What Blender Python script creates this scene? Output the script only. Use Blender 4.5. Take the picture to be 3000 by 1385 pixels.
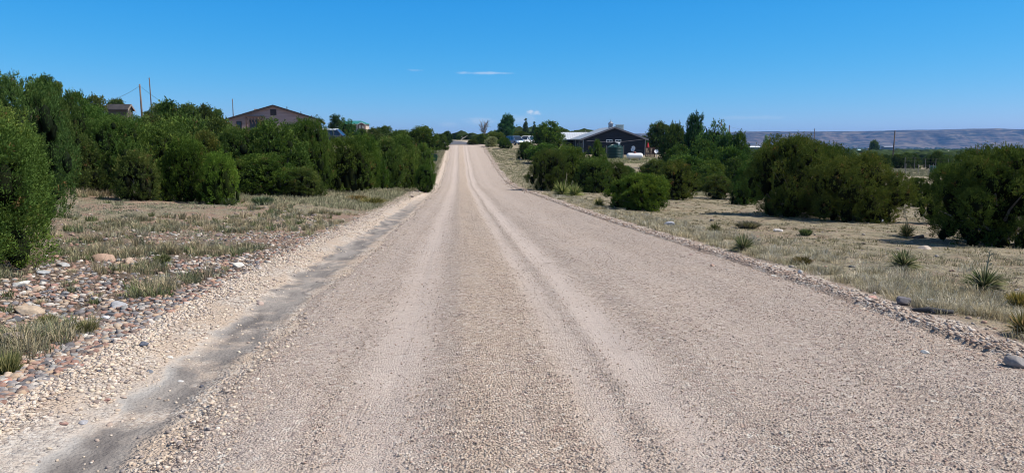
import bpy, math, random
import numpy as np
from math import radians, sin, cos, pi, atan2, sqrt

for o in list(bpy.data.objects): bpy.data.objects.remove(o)
scene = bpy.context.scene
COL = scene.collection
# ------------------------------------------------------------------ camera
CAMZ, PITCH, FPX = 1.6, 7.2, 2224.0
cd = bpy.data.cameras.new('camera'); cam = bpy.data.objects.new('camera', cd); COL.objects.link(cam)
cd.sensor_width = 36.0; cd.lens = 36.0 * FPX / 3000.0; cd.clip_start = 0.1; cd.clip_end = 60000
cam.location = (0, 0, CAMZ); cam.rotation_euler = (radians(90 - PITCH), 0, 0)
scene.camera = cam
# ------------------------------------------------------------------ sun, sky, exposure
SUN_EL, SUN_AZ = 50.0, 95.0           # azimuth clockwise from the view direction (+Y)
SUN_STR, SKY_STR = 5.0, 0.11
sd = bpy.data.lights.new('sun', 'SUN'); sun = bpy.data.objects.new('sun', sd); COL.objects.link(sun)
sd.energy = SUN_STR; sd.angle = radians(0.53); sd.color = (1.0, 0.935, 0.85)
sun.rotation_euler = (radians(90 - SUN_EL), 0, radians(180 - SUN_AZ))
world = bpy.data.worlds.new('World'); scene.world = world; world.use_nodes = True
wt = world.node_tree; wt.nodes.clear()
wout = wt.nodes.new('ShaderNodeOutputWorld'); wbg = wt.nodes.new('ShaderNodeBackground')
wsky = wt.nodes.new('ShaderNodeTexSky'); wsky.sky_type = 'NISHITA'; wsky.sun_disc = False
wsky.sun_elevation = radians(SUN_EL); wsky.sun_rotation = radians(SUN_AZ)
wsky.altitude = 1700; wsky.air_density = 1.0; wsky.dust_density = 0.3; wsky.ozone_density = 2.0
wbg.inputs['Strength'].default_value = SKY_STR
wt.links.new(wbg.outputs[0], wout.inputs[0])
scene.view_settings.view_transform = 'Standard'; scene.view_settings.look = 'None'
scene.view_settings.exposure = 0.2; scene.view_settings.gamma = 1.0
scene.render.engine = 'CYCLES'
scene.cycles.max_bounces = 6; scene.cycles.filter_width = 1.05; scene.cycles.volume_bounces = 0

# ------------------------------------------------------------------ node helper
class NT:
    def __init__(s, tree): s.t = tree
    def n(s, typ, ins=None, **props):
        nd = s.t.nodes.new(typ)
        for k, v in props.items(): setattr(nd, k, v)
        if ins:
            for k, v in ins.items():
                sock = nd.inputs[k]
                if isinstance(v, bpy.types.NodeSocket): s.t.links.new(v, sock)
                elif isinstance(v, bpy.types.Node): s.t.links.new(v.outputs[0], sock)
                else: sock.default_value = v
        return nd
    def math(s, op, a, b=0.0, c=0.0, clamp=False):
        return s.n('ShaderNodeMath', {0: a, 1: b, 2: c}, operation=op, use_clamp=clamp).outputs[0]
    def mix(s, f, a, b, blend='MIX'):
        nd = s.n('ShaderNodeMix', None, data_type='RGBA', blend_type=blend, clamp_factor=True)
        for i, v in ((0, f), (6, a), (7, b)):
            if isinstance(v, bpy.types.NodeSocket): s.t.links.new(v, nd.inputs[i])
            elif isinstance(v, (int, float)): nd.inputs[i].default_value = v
            else: nd.inputs[i].default_value = (*v, 1.0) if len(v) == 3 else v
        return nd.outputs[2]
    def ramp(s, f, stops, interp='LINEAR'):
        nd = s.n('ShaderNodeValToRGB', {0: f}); cr = nd.color_ramp; cr.interpolation = interp
        while len(cr.elements) < len(stops): cr.elements.new(0.5)
        for e, (p, c) in zip(cr.elements, stops):
            e.position = p; e.color = (*c, 1.0) if hasattr(c, '__len__') else (c, c, c, 1.0)
        return nd.outputs[0]
    def noise(s, vec, scale, detail=4.0, rough=0.55, out=0):
        return s.n('ShaderNodeTexNoise', {'Vector': vec, 'Scale': scale, 'Detail': detail, 'Roughness': rough}).outputs[out]
    def sstep(s, v, lo, hi):
        nd = s.n('ShaderNodeMapRange', {0: v, 1: lo, 2: hi, 3: 0.0, 4: 1.0}, interpolation_type='SMOOTHSTEP')
        return nd.outputs[0]

def newmat(name):
    m = bpy.data.materials.new(name); m.use_nodes = True; m.node_tree.nodes.clear()
    return m, NT(m.node_tree)
def finish(m, T, col, rough=0.9, bump=None, bdist=0.01, bstr=1.0, spec=0.2, metal=0.0, normal=None):
    b = T.n('ShaderNodeBsdfPrincipled', {'Roughness': rough, 'Metallic': metal, 'Specular IOR Level': spec})
    if isinstance(col, bpy.types.NodeSocket): T.t.links.new(col, b.inputs['Base Color'])
    else: b.inputs['Base Color'].default_value = (*col, 1.0)
    if bump is not None:
        bp = T.n('ShaderNodeBump', {'Height': bump, 'Distance': bdist, 'Strength': bstr})
        T.t.links.new(bp.outputs[0], b.inputs['Normal'])
    o = T.n('ShaderNodeOutputMaterial', {'Surface': b.outputs[0]})
    return m
def simple(name, col, rough=0.6, var=0.12, scale=3.0, metal=0.0, spec=0.4):
    m, T = newmat(name)
    tc = T.n('ShaderNodeTexCoord').outputs['Object']
    nz = T.noise(tc, scale, 5)
    c = T.mix(T.ramp(nz, [(0.3, 0.0), (0.7, 1.0)]), tuple(x * (1 - var) for x in col), tuple(min(1, x * (1 + var)) for x in col))
    return finish(m, T, c, rough, metal=metal, spec=spec, bump=nz, bdist=0.004, bstr=0.3)

# ------------------------------------------------------------------ clouds in the sky (by direction)
W = NT(wt)
wd = W.n('ShaderNodeTexCoord').outputs['Generated']
wsep = W.n('ShaderNodeSeparateXYZ', {0: wd})
az = W.math('ARCTAN2', wsep.outputs[0], wsep.outputs[1])        # 0 = view direction, + to the right
elv = W.math('ARCSINE', wsep.outputs[2])
def cloud(a0, e0, wa, we, scale, lo, hi, amt, sharp=1.0):
    dx = W.math('DIVIDE', W.math('SUBTRACT', az, radians(a0)), radians(wa))
    dy = W.math('DIVIDE', W.math('SUBTRACT', elv, radians(e0)), radians(we))
    r = W.math('SQRT', W.math('ADD', W.math('MULTIPLY', dx, dx), W.math('MULTIPLY', dy, dy)))
    comb = W.n('ShaderNodeCombineXYZ', {0: W.math('MULTIPLY', az, scale), 1: W.math('MULTIPLY', elv, scale * 2.2), 2: a0})
    nz = W.noise(comb.outputs[0], 1.0, 6, 0.6)
    v = W.math('SUBTRACT', W.math('MULTIPLY_ADD', nz, 1.7, 0.10), r)
    return W.math('MULTIPLY', W.sstep(v, lo, hi), amt)
cm = W.math('MAXIMUM', cloud(1.40, 2.10, 0.45, 0.30, 170, 0.1, 0.9, 0.6), cloud(1.85, 2.05, 0.5, 0.25, 170, 0.1, 0.9, 0.5))
for args in ((0.7, 1.55, 1.6, 0.55, 90, 0.1, 0.8, 0.20), (-2.4, 1.45, 1.7, 0.45, 90, 0.1, 0.8, 0.22), (-4.6, 1.2, 0.9, 0.4, 90, 0.1, 0.8, 0.14),
             (-1.75, 4.93, 3.4, 0.15, 40, 0.1, 1.0, 0.36), (-7.2, 5.1, 0.9, 0.15, 60, 0.2, 0.9, 0.12), (17.5, 1.6, 3.5, 0.25, 50, 0.1, 0.8, 0.12)):
    cm = W.math('MAXIMUM', cm, cloud(*args))
sk = W.n('ShaderNodeSeparateColor', {0: wsky.outputs[0]})      # deepen the blue of the clear high-desert sky
hsv = W.n('ShaderNodeCombineColor', {i: W.math('MULTIPLY', W.math('POWER', sk.outputs[i], g_), a_) for i, (a_, g_) in enumerate(((.054, 2.08), (1.024, .753), (3.24, .4)))})
skyc = W.mix(W.sstep(elv, radians(13), radians(32)), hsv.outputs[0], wsky.outputs[0])
wt.links.new(W.mix(cm, skyc, (6.8, 7.0, 7.6)), wbg.inputs['Color'])

# ------------------------------------------------------------------ terrain function
PR_Y = np.array([-60, -20, 0, 6, 12, 17, 30, 45, 60, 70, 84, 97, 116, 135, 150, 170, 200, 260, 300, 500, 3000.])
PR_Z = np.array([0.5, 0.2, 0, -.04, -.24, -.5, -1.0, -1.5, -2.08, -2.15, -1.85, -1.35, -.5, .38, .75, .80, .9, 1.75, 1.9, -3, -30.])
def prof(y):
    y = np.asarray(y, float)
    return (np.interp(y - 3, PR_Y, PR_Z) + np.interp(y, PR_Y, PR_Z) + np.interp(y + 3, PR_Y, PR_Z)) / 3
def xc(y): return 0.9 - 0.069 * np.asarray(y, float)
def sst(v, a, b):
    u = np.clip((v - a) / (b - a), 0, 1); return u * u * (3 - 2 * u)
_rs = np.random.RandomState(7); _tab = _rs.rand(256, 256)
def vnoise(x, y, s):
    x = np.asarray(x, float) * s; y = np.asarray(y, float) * s
    xi = np.floor(x).astype(int); yi = np.floor(y).astype(int); fx = x - xi; fy = y - yi
    fx = fx * fx * (3 - 2 * fx); fy = fy * fy * (3 - 2 * fy)
    g = lambda a, b: _tab[a % 256, b % 256]
    return (g(xi, yi) * (1 - fx) + g(xi + 1, yi) * fx) * (1 - fy) + (g(xi, yi + 1) * (1 - fx) + g(xi + 1, yi + 1) * fx) * fy - 0.5
def fbm(x, y, s, o=4):
    v = 0; a = 1
    for i in range(o): v = v + a * vnoise(np.asarray(x) + 17 * i, np.asarray(y) - 31 * i, s); a *= .5; s *= 2.1
    return v
VR_Y = np.array([0, 110, 160, 300, 600, 1000, 1500, 2600, 5000, 9000.])
VR_Z = np.array([-.3, -2.8, -4.0, -6.5, -10, -13.5, -20, -32, -52, -60.])
def road_z(t, y):
    return prof(y) + 0.03 - 0.012 * np.abs(t)
def hgt(x, y):
    x = np.asarray(x, float); y = np.asarray(y, float)
    t = x - xc(y); p = prof(y)
    z = p.copy() if hasattr(p, 'copy') else p + 0 * x
    # left side
    L = np.clip(-t - 5, 0, None)
    sl = 0.05 + 0.085 * sst(y, 28, 90)
    lift = 4.8 * np.tanh(L * sl / 4.8)
    keep = np.where(p < 0, -p * 0.22, 0) * sst(-t, 3.2, 7)
    zl = p + keep + lift - 0.04 * sst(-t, 2.2, 2.8) * (1 - sst(-t, 2.9, 3.5)) + 0.06 * np.exp(-((t + 3.45) / .35) ** 2)
    # right side
    Rr = np.clip(t - 3.6, 0, None)
    near = 1 - sst(y, 45, 95)
    drop = near * 0.03 * Rr + (1 - near) * 0.00062 * Rr ** 2 / (1 + Rr / 140)
    zr = p - drop + 0.03 * np.exp(-((t - 3.4) / .25) ** 2)
    z = np.where(t < 0, zl, zr)
    # valley to the right and far ahead
    d = np.hypot(x, y)
    vz = np.interp(d, VR_Y, VR_Z)
    wv = sst(x, 22, 75) * sst(y, 60, 150)
    wv = np.maximum(wv, sst(y, 300, 650))
    wv = np.maximum(wv, sst(x, 60, 200))
    z = z * (1 - wv) + vz * wv
    z = np.where(x < -60, z * (1 - sst(-x, 60, 300)) + 4.0 * sst(-x, 60, 300) * (1 - sst(d, 400, 1500)) - 30 * sst(d, 400, 2500) * sst(-x, 60, 300), z)
    out = sst(np.abs(t), 4.2, 7)
    z = z + out * (0.10 * fbm(x, y, .35, 3) + 0.25 * sst(np.abs(t), 12, 40) * vnoise(x, y, .06))
    z = z + 0.02 * fbm(x, y, 2.5, 2) * sst(np.abs(t), 3.0, 3.8)
    return z
def H(x, y): return float(hgt(np.array([x]), np.array([y]))[0])
CT, ST = cos(radians(PITCH)), sin(radians(PITCH))
def at(px, py, Y):                      # the point at forward distance Y that shows at pixel (px,py) of the 3000 px photograph
    u = (px - 1500) / FPX; v = (692.5 - py) / FPX
    k = Y / (CT + v * ST)
    return (u * k, Y, CAMZ + k * (v * CT - ST))
def ground_at(px, py):                  # where the line of sight first meets the ground
    Y = 2.0; prev = Y
    while Y < 400:
        X, _, Z = at(px, py, Y)
        if Z <= H(X, Y): break
        prev = Y; Y *= 1.01
    a, b = prev, Y
    for _ in range(25):
        m = (a + b) / 2; X, _, Z = at(px, py, m)
        if Z <= H(X, m): b = m
        else: a = m
    X = at(px, py, b)[0]
    return X, b, H(X, b)

# ------------------------------------------------------------------ object helpers
def tag(o, label=None, cat=None, group=None, kind=None):
    if label: o['label'] = label
    if cat: o['category'] = cat
    if group: o['group'] = group
    if kind: o['kind'] = kind
    return o
def empty(name, loc, rz=0.0):
    o = bpy.data.objects.new(name, None); COL.objects.link(o); o.location = loc; o.rotation_euler = (0, 0, rz)
    o.empty_display_size = 0.3; return o
def link(name, me, mat=None, parent=None):
    o = bpy.data.objects.new(name, me); COL.objects.link(o)
    if mat and not me.materials: me.materials.append(mat)
    if parent: o.parent = parent
    return o
def npmesh(name, V, F, col=None, smooth=False):
    """V (n,3), F (m,k) numpy arrays; col (n,3) per-vertex tint"""
    me = bpy.data.meshes.new(name)
    V = np.ascontiguousarray(V, dtype=np.float32)
    if isinstance(F, np.ndarray): Fs = [F]
    else: Fs = F
    tot = sum(f.size for f in Fs); nf = sum(len(f) for f in Fs)
    me.vertices.add(len(V)); me.loops.add(tot); me.polygons.add(nf)
    me.vertices.foreach_set('co', V.ravel())
    me.loops.foreach_set('vertex_index', np.concatenate([f.ravel() for f in Fs]).astype(np.int32))
    ln = np.concatenate([np.full(len(f), f.shape[1]) for f in Fs]); st_ = np.concatenate([[0], np.cumsum(ln)[:-1]])
    me.polygons.foreach_set('loop_start', st_.astype(np.int32))
    me.polygons.foreach_set('loop_total', ln.astype(np.int32))
    if smooth: me.polygons.foreach_set('use_smooth', np.ones(nf, dtype=bool))
    if col is not None:
        a = me.color_attributes.new('tint', 'FLOAT_COLOR', 'POINT')
        c4 = np.ones((len(V), 4), np.float32); c4[:, :3] = col; a.data.foreach_set('color', c4.ravel())
    me.update(); me.validate()
    return me
class MB:
    """collects primitives into one mesh"""
    def __init__(s): s.v = []; s.f = []
    def add(s, vs, fs):
        k = len(s.v); s.v += [tuple(v) for v in vs]; s.f += [tuple(i + k for i in f) for f in fs]; return s
    def box(s, x0, x1, y0, y1, z0, z1):
        return s.add([(x0,y0,z0),(x1,y0,z0),(x1,y1,z0),(x0,y1,z0),(x0,y0,z1),(x1,y0,z1),(x1,y1,z1),(x0,y1,z1)],
                     [(0,3,2,1),(4,5,6,7),(0,1,5,4),(1,2,6,5),(2,3,7,6),(3,0,4,7)])
    def prism(s, poly, y0, y1):          # polygon in xz (CCW seen from -y) extruded along y
        n = len(poly)
        vs = [(x, y0, z) for x, z in poly] + [(x, y1, z) for x, z in poly]
        fs = [tuple(range(n)), tuple(range(2*n-1, n-1, -1))] + [(i, i+n, (i+1) % n + n, (i+1) % n) for i in range(n)]
        return s.add(vs, fs)
    def tube(s, pts, rs, n=8, cap=True):
        P = [np.array(p, float) for p in pts]; rings = []
        if not hasattr(rs, '__len__'): rs = [rs] * len(P)
        vs = []
        for i, p in enumerate(P):
            d = P[min(i+1, len(P)-1)] - P[max(i-1, 0)]; d = d / (np.linalg.norm(d) + 1e-9)
            a = np.cross(d, (0, 0, 1) if abs(d[2]) < .9 else (1, 0, 0)); a /= np.linalg.norm(a); b = np.cross(d, a)
            for j in range(n):
                q = p + rs[i] * (a * cos(2*pi*j/n) + b * sin(2*pi*j/n)); vs.append(tuple(q))
        fs = [(i*n+j, i*n+(j+1) % n, (i+1)*n+(j+1) % n, (i+1)*n+j) for i in range(len(P)-1) for j in range(n)]
        if cap: fs += [tuple(range(n-1, -1, -1)), tuple(range((len(P)-1)*n, len(P)*n))]
        return s.add(vs, fs)
    def lathe(s, pr, n=24, c=(0,0,0), axis='z'):
        vs = []
        for r, z in pr:
            for j in range(n):
                a = 2*pi*j/n
                if axis == 'z': vs.append((c[0]+r*cos(a), c[1]+r*sin(a), c[2]+z))
                elif axis == 'x': vs.append((c[0]+z, c[1]+r*cos(a), c[2]+r*sin(a)))
                else: vs.append((c[0]+r*cos(a), c[1]+z, c[2]+r*sin(a)))
        m = len(pr)
        fs = [(i*n+j, i*n+(j+1) % n, (i+1)*n+(j+1) % n, (i+1)*n+j) for i in range(m-1) for j in range(n)]
        return s.add(vs, fs)
    def build(s, name, mat, parent=None, smooth=False, bevel=0.0):
        me = bpy.data.meshes.new(name); me.from_pydata(s.v, [], s.f); me.materials.append(mat)
        if smooth: me.polygons.foreach_set('use_smooth', [True]*len(me.polygons))
        me.update(); o = bpy.data.objects.new(name, me); COL.objects.link(o)
        if parent: o.parent = parent
        if bevel:
            b = o.modifiers.new('bevel', 'BEVEL'); b.width = bevel; b.segments = 2; b.limit_method = 'ANGLE'
        return o
def copy_tree(o, parent=None):
    c = o.copy(); COL.objects.link(c); c.parent = parent
    for ch in [q for q in bpy.data.objects if q.parent == o]: copy_tree(ch, c)
    return c

# ------------------------------------------------------------------ materials of the ground
def tcoord(T):
    P = T.n('ShaderNodeNewGeometry').outputs['Position']; s = T.n('ShaderNodeSeparateXYZ', {0: P})
    t = T.math('SUBTRACT', s.outputs[0], T.math('MULTIPLY_ADD', s.outputs[1], -0.069, 0.9))
    return P, s.outputs[0], s.outputs[1], t
def voro(T, P, scale, feature='F1', out='Color', rnd=1.0):
    return T.n('ShaderNodeTexVoronoi', {'Vector': P, 'Scale': scale, 'Randomness': rnd}, feature=feature).outputs[out]

def m_road():
    m, T = newmat('road_gravel'); P, X, Y, t = tcoord(T)
    wob = T.math('MULTIPLY', T.math('SUBTRACT', T.noise(T.n('ShaderNodeCombineXYZ', {1: Y}).outputs[0], .06, 2), .5), .25)
    tt = T.math('ADD', t, wob)
    # streaky coordinates along the road
    sv = T.n('ShaderNodeCombineXYZ', {0: T.math('MULTIPLY', tt, 1.0), 1: T.math('MULTIPLY', Y, .05)}).outputs[0]
    st = T.noise(sv, 3.0, 5, .6)
    base = T.mix(T.ramp(T.noise(P, .9, 5, .6), [(.35, 0), (.65, 1)]), (.49, .385, .30), (.44, .365, .31))
    base = T.mix(T.math('MULTIPLY', T.sstep(T.math('ABSOLUTE', T.math('ADD', tt, .55)), .6, .2), .85), base, (.58, .43, .29))
    base = T.mix(T.ramp(st, [(.3, .0), (.7, .5)]), base, (.39, .33, .285))
    fine = T.noise(T.n('ShaderNodeCombineXYZ', {0: T.math('MULTIPLY', tt, 14), 1: T.math('MULTIPLY', Y, .12)}).outputs[0], 1.0, 3, .6)
    trk = None
    for c, w, a in ((-1.40, .26, .85), (-1.95, .16, .45), (-.10, .13, .8), (.34, .20, .95), (1.55, .3, .35), (1.05, .1, .3), (-2.35, .14, .3)):
        g = T.math('MULTIPLY', T.sstep(T.math('ABSOLUTE', T.math('SUBTRACT', tt, c)), w * 1.8, w * .25), a)
        trk = g if trk is None else T.math('MAXIMUM', trk, g)
    trk = T.math('MULTIPLY', trk, T.ramp(T.noise(P, 1.6, 5, .65), [(.30, .5), (.55, 1.0)]))
    # stones
    c1 = voro(T, P, 62); sp = T.n('ShaderNodeSeparateColor', {0: c1})
    stone = T.ramp(sp.outputs[0], [(0, (.12, .105, .10)), (.12, (.25, .205, .18)), (.3, (.42, .335, .275)), (.6, (.54, .43, .345)), (.88, (.67, .565, .47)), (1, (.79, .71, .62))])
    c2 = voro(T, P, 26); sp2 = T.n('ShaderNodeSeparateColor', {0: c2})
    stone = T.mix(T.sstep(sp2.outputs[1], .8, .9), stone, T.ramp(sp2.outputs[0], [(0, (.12, .11, .12)), (.4, (.33, .22, .18)), (.7, (.55, .48, .4)), (1, (.75, .7, .62))]))
    cov = T.math('MULTIPLY_ADD', trk, -.5, .62)
    patch = T.ramp(T.noise(P, 2.3, 4, .6), [(.35, .75), (.65, 1.15)])
    cov = T.math('MULTIPLY', cov, patch)
    col = T.mix(cov, T.mix(T.math('MULTIPLY', trk, .75), base, (.57, .485, .425)), stone)
    # dark loose ridges beside the tracks
    rid = T.math('MULTIPLY', T.sstep(T.math('ABSOLUTE', T.math('SUBTRACT', tt, -1.02)), .16, .03), .32)
    rid = T.math('MAXIMUM', rid, T.math('MULTIPLY', T.sstep(T.math('ABSOLUTE', T.math('SUBTRACT', tt, .11)), .1, .02), .4))
    rid = T.math('MAXIMUM', rid, T.math('MULTIPLY', T.sstep(T.math('ABSOLUTE', T.math('SUBTRACT', tt, .72)), .16, .02), .25))
    col = T.mix(T.math('MULTIPLY', rid, T.ramp(T.noise(P, 5, 3), [(.4, .2), (.6, 1)])), col, (.30, .255, .22))
    col = T.mix(T.math('MULTIPLY', T.ramp(fine, [(.52, 0), (.68, .32)]), trk), col, (.36, .31, .28))
    d1 = voro(T, P, 62, out='Distance'); d2 = voro(T, P, 140, out='Distance')
    h = T.math('ADD', T.math('MULTIPLY', T.math('SUBTRACT', .7, d1), T.math('MULTIPLY_ADD', trk, -.7, 1.0)), T.math('MULTIPLY', T.math('SUBTRACT', .7, d2), .3))
    h = T.math('ADD', h, T.math('MULTIPLY', fine, .6))
    return finish(m, T, col, .95, bump=h, bdist=.02, bstr=1.0, spec=.12)
def m_ground():
    m, T = newmat('dry_soil'); P, X, Y, t = tcoord(T)
    n1 = T.noise(P, .55, 6, .6); n2 = T.noise(P, 3.2, 5, .65); n3 = T.noise(P, 14, 4, .7)
    soil = T.mix(T.ramp(n2, [(.3, 0), (.7, 1)]), (.26, .165, .12), (.40, .285, .21))
    grass = T.mix(T.ramp(T.math('ADD', T.math('MULTIPLY', n3, .6), T.math('MULTIPLY', T.noise(P, 38, 3, .7), .4)), [(.40, 0), (.58, 1)]), (.105, .10, .06), (.375, .33, .22))
    lm = T.sstep(t, 2.0, 2.5)     # right side is more tan
    thr = T.math('ADD', T.math('MULTIPLY', n1, .6), T.math('MULTIPLY', n2, .4))
    gm = T.ramp(thr, [(.44, 0), (.54, 1)])
    gm = T.math('MAXIMUM', gm, T.math('MULTIPLY', lm, T.ramp(thr, [(.36, .25), (.5, .95)])))
    gm = T.math('MAXIMUM', gm, T.math('MULTIPLY', T.sstep(Y, 24, 40), .8))
    col = T.mix(gm, soil, grass)
    tan = T.ramp(T.noise(P, 1.4, 5, .7), [(.45, 0), (.6, .75)])
    col = T.mix(T.math('MULTIPLY', tan, T.math('MULTIPLY_ADD', lm, .6, .25)), col, (.42, .35, .24))
    # scattered small pebbles
    vc = T.n('ShaderNodeSeparateColor', {0: voro(T, P, 24)})
    peb = T.math('MULTIPLY', T.sstep(vc.outputs[1], .74, .8), T.ramp(T.noise(P, .8, 4), [(.35, .25), (.6, .9)]))
    peb = T.math('MULTIPLY', peb, T.sstep(voro(T, P, 24, out='Distance'), .5, .35))
    peb = T.math('MULTIPLY', peb, T.sstep(Y, 45, 15))
    col = T.mix(peb, col, T.ramp(vc.outputs[0], [(0, (.14, .13, .14)), (.35, (.34, .23, .19)), (.6, (.42, .38, .34)), (1, (.66, .62, .56))]))
    # dark clods
    cl = T.math('MULTIPLY', T.ramp(T.noise(P, 6.5, 3, .7), [(.56, 0), (.63, .85)]), .85)
    col = T.mix(cl, col, (.13, .10, .08))
    # pale gravel bank next to the road (left side)
    nb = T.math('MULTIPLY', T.math('SUBTRACT', T.noise(P, 1.1, 4), .5), .8)
    tb = T.math('ADD', t, nb)
    tbl = T.math('SUBTRACT', tb, T.math('MULTIPLY', T.sstep(Y, 22, 45), .75))
    bank = T.math('MULTIPLY', T.sstep(tbl, -4.0, -3.75), T.sstep(tb, 4.1, 3.7))
    cobz = T.math('MULTIPLY', T.math('MULTIPLY', T.sstep(tb, -3.8, -4.05), T.sstep(tb, -9.5, -7.0)), T.sstep(Y, 19, 10))
    col = T.mix(T.math('MULTIPLY', cobz, .85), col, T.mix(T.ramp(n3, [(.35, 0), (.65, 1)]), (.085, .06, .045), (.21, .155, .12)))
    gr = T.n('ShaderNodeSeparateColor', {0: voro(T, P, 45)})
    sandy = T.mix(T.ramp(T.noise(P, 2.1, 4), [(.42, .75), (.58, .12)]), T.mix(T.sstep(t, 2.0, 2.5), (.56, .44, .335), (.36, .27, .21)),
                  T.ramp(gr.outputs[0], [(0, (.13, .12, .12)), (.15, (.33, .26, .22)), (.5, (.58, .50, .41)), (1, (.80, .74, .66))]))
    col = T.mix(bank, col, sandy)
    # grey silt in the gutter
    tg = T.math('ADD', t, T.math('MULTIPLY', T.math('SUBTRACT', T.noise(P, 1.3, 5, .65), .5), .5))
    gut = T.math('MULTIPLY', T.sstep(tg, -3.16, -3.04), T.sstep(tg, -2.56, -2.72))
    gut = T.math('MAXIMUM', gut, T.math('MULTIPLY', T.math('MULTIPLY', T.sstep(tg, -3.4, -3.2), T.sstep(tg, -2.9, -3.05)), T.math('MULTIPLY', T.sstep(Y, 7, 4.5), .55)))
    silt = T.mix(T.ramp(T.noise(T.n('ShaderNodeCombineXYZ', {0: T.math('MULTIPLY', tg, 5), 1: T.math('MULTIPLY', Y, .8)}).outputs[0], 1.0, 5), [(.35, 0), (.6, 1)]), (.15, .135, .125), (.30, .27, .24))
    silt = T.mix(T.math('MULTIPLY', T.sstep(tg, -2.92, -3.08), T.sstep(Y, 8, 5.2)), silt, (.385, .36, .33))
    col = T.mix(T.math('MULTIPLY', T.math('MULTIPLY', gut, T.sstep(Y, 45, 25)), T.ramp(T.noise(P, 1.7, 5, .65), [(.36, .35), (.5, 1)])), col, silt)
    # far away the ground is covered by low scrub and pale clearings
    far = T.mix(T.ramp(T.noise(P, .022, 5, .6), [(.5, 0), (.62, 1)]), (.11, .12, .06), (.36, .31, .23))
    col = T.mix(T.sstep(Y, 170, 320), col, far)
    h = T.math('ADD', T.math('MULTIPLY', n3, 1.0), T.math('MULTIPLY', T.noise(P, 45, 3, .7), .5))
    h = T.math('ADD', h, T.math('MULTIPLY', T.math('SUBTRACT', .7, voro(T, P, 45, out='Distance')), .35)); h = T.math('MULTIPLY', h, T.math('MULTIPLY_ADD', gut, -.65, 1.0))
    return finish(m, T, col, .96, bump=h, bdist=.05, bstr=1.0, spec=.1)
def m_stone():
    m, T = newmat('stone'); a = T.n('ShaderNodeAttribute', attribute_name='tint').outputs['Color']
    P = T.n('ShaderNodeNewGeometry').outputs['Position']
    n = T.noise(P, 60, 4, .6)
    oc = T.n('ShaderNodeObjectInfo').outputs['Color']
    col = T.mix(1.0, T.mix(1.0, a, T.ramp(n, [(.25, .78), (.75, 1.15)]), 'MULTIPLY'), oc, 'MULTIPLY')
    return finish(m, T, col, .85, bump=n, bdist=.004, bstr=.5, spec=.25)
def m_asphalt():
    m, T = newmat('asphalt'); P = T.n('ShaderNodeNewGeometry').outputs['Position']
    return finish(m, T, T.ramp(T.noise(P, 1.5, 5), [(.3, (.09, .09, .10)), (.7, (.14, .14, .15))]), .85, bump=T.noise(P, 60, 2), bdist=.01)
def m_leaf(name='foliage', transl=.26):
    m, T = newmat(name); a = T.n('ShaderNodeAttribute', attribute_name='tint').outputs['Color']
    oi = T.n('ShaderNodeObjectInfo')
    col = T.mix(1.0, a, oi.outputs['Color'], 'MULTIPLY')
    d = T.n('ShaderNodeBsdfDiffuse', {'Color': col}); tr = T.n('ShaderNodeBsdfTranslucent', {'Color': col if 'grass' in name else T.mix(1.0, col, (1.1, 1.1, .6), 'MULTIPLY')})
    mx = T.n('ShaderNodeMixShader', {0: transl, 1: d.outputs[0], 2: tr.outputs[0]})
    T.n('ShaderNodeOutputMaterial', {'Surface': mx.outputs[0]})
    return m
def m_bark():
    m, T = newmat('bark'); tc = T.n('ShaderNodeTexCoord').outputs['Object']
    mp = T.n('ShaderNodeMapping', {'Vector': tc, 'Scale': (30, 30, 4)}).outputs[0]; n = T.noise(mp, 1, 5)
    return finish(m, T, T.ramp(n, [(.3, (.10, .08, .065)), (.7, (.30, .26, .225))]), .95, bump=n, bdist=.02)
M = dict(road=m_road(), ground=m_ground(), stone=m_stone(), asphalt=m_asphalt(), leaf=m_leaf(), grass=m_leaf('grass_blades', .3), bark=m_bark())

# ------------------------------------------------------------------ the ground sheet
def axis(lo, hi, fine_lo, fine_hi, step, grow):
    v = list(np.arange(fine_lo, fine_hi, step)); s = step
    a = v[-1]
    while a < hi: s *= grow; a += s; v.append(a)
    s = step; a = v[0]
    while a > lo: s *= grow; a -= s; v.insert(0, a)
    return np.array(v)
ys = np.minimum(axis(-40, 7800, 3.0, 26.0, 0.09, 1.025), 7800)
ts = np.clip(axis(-6500, 6500, -13, 15, 0.1, 1.045), -6500, 6500)
TT, YY = np.meshgrid(ts, ys)
XX = TT + np.where(YY < 300, xc(YY), xc(300))
ZZ = hgt(XX, YY)
under = (TT > -2.4) & (TT < 3.2) & (YY < 147) & (YY > -30)
ZZ = np.where(under, road_z(TT, YY) - 0.08, ZZ)
ZZ = ZZ + np.where(under, 0, .035 * fbm(XX, YY, 3.2, 3) * sst(np.abs(TT), 4.3, 5.2) * (1 - sst(YY, 30, 50)))
ny, nx = XX.shape
idx = np.arange(ny * nx).reshape(ny, nx)
F = np.stack([idx[:-1, :-1], idx[:-1, 1:], idx[1:, 1:], idx[1:, :-1]], -1).reshape(-1, 4)
g = link('ground', npmesh('ground', np.stack([XX, YY, ZZ], -1).reshape(-1, 3), F, smooth=True), M['ground']); tag(g, kind='structure')
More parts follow.
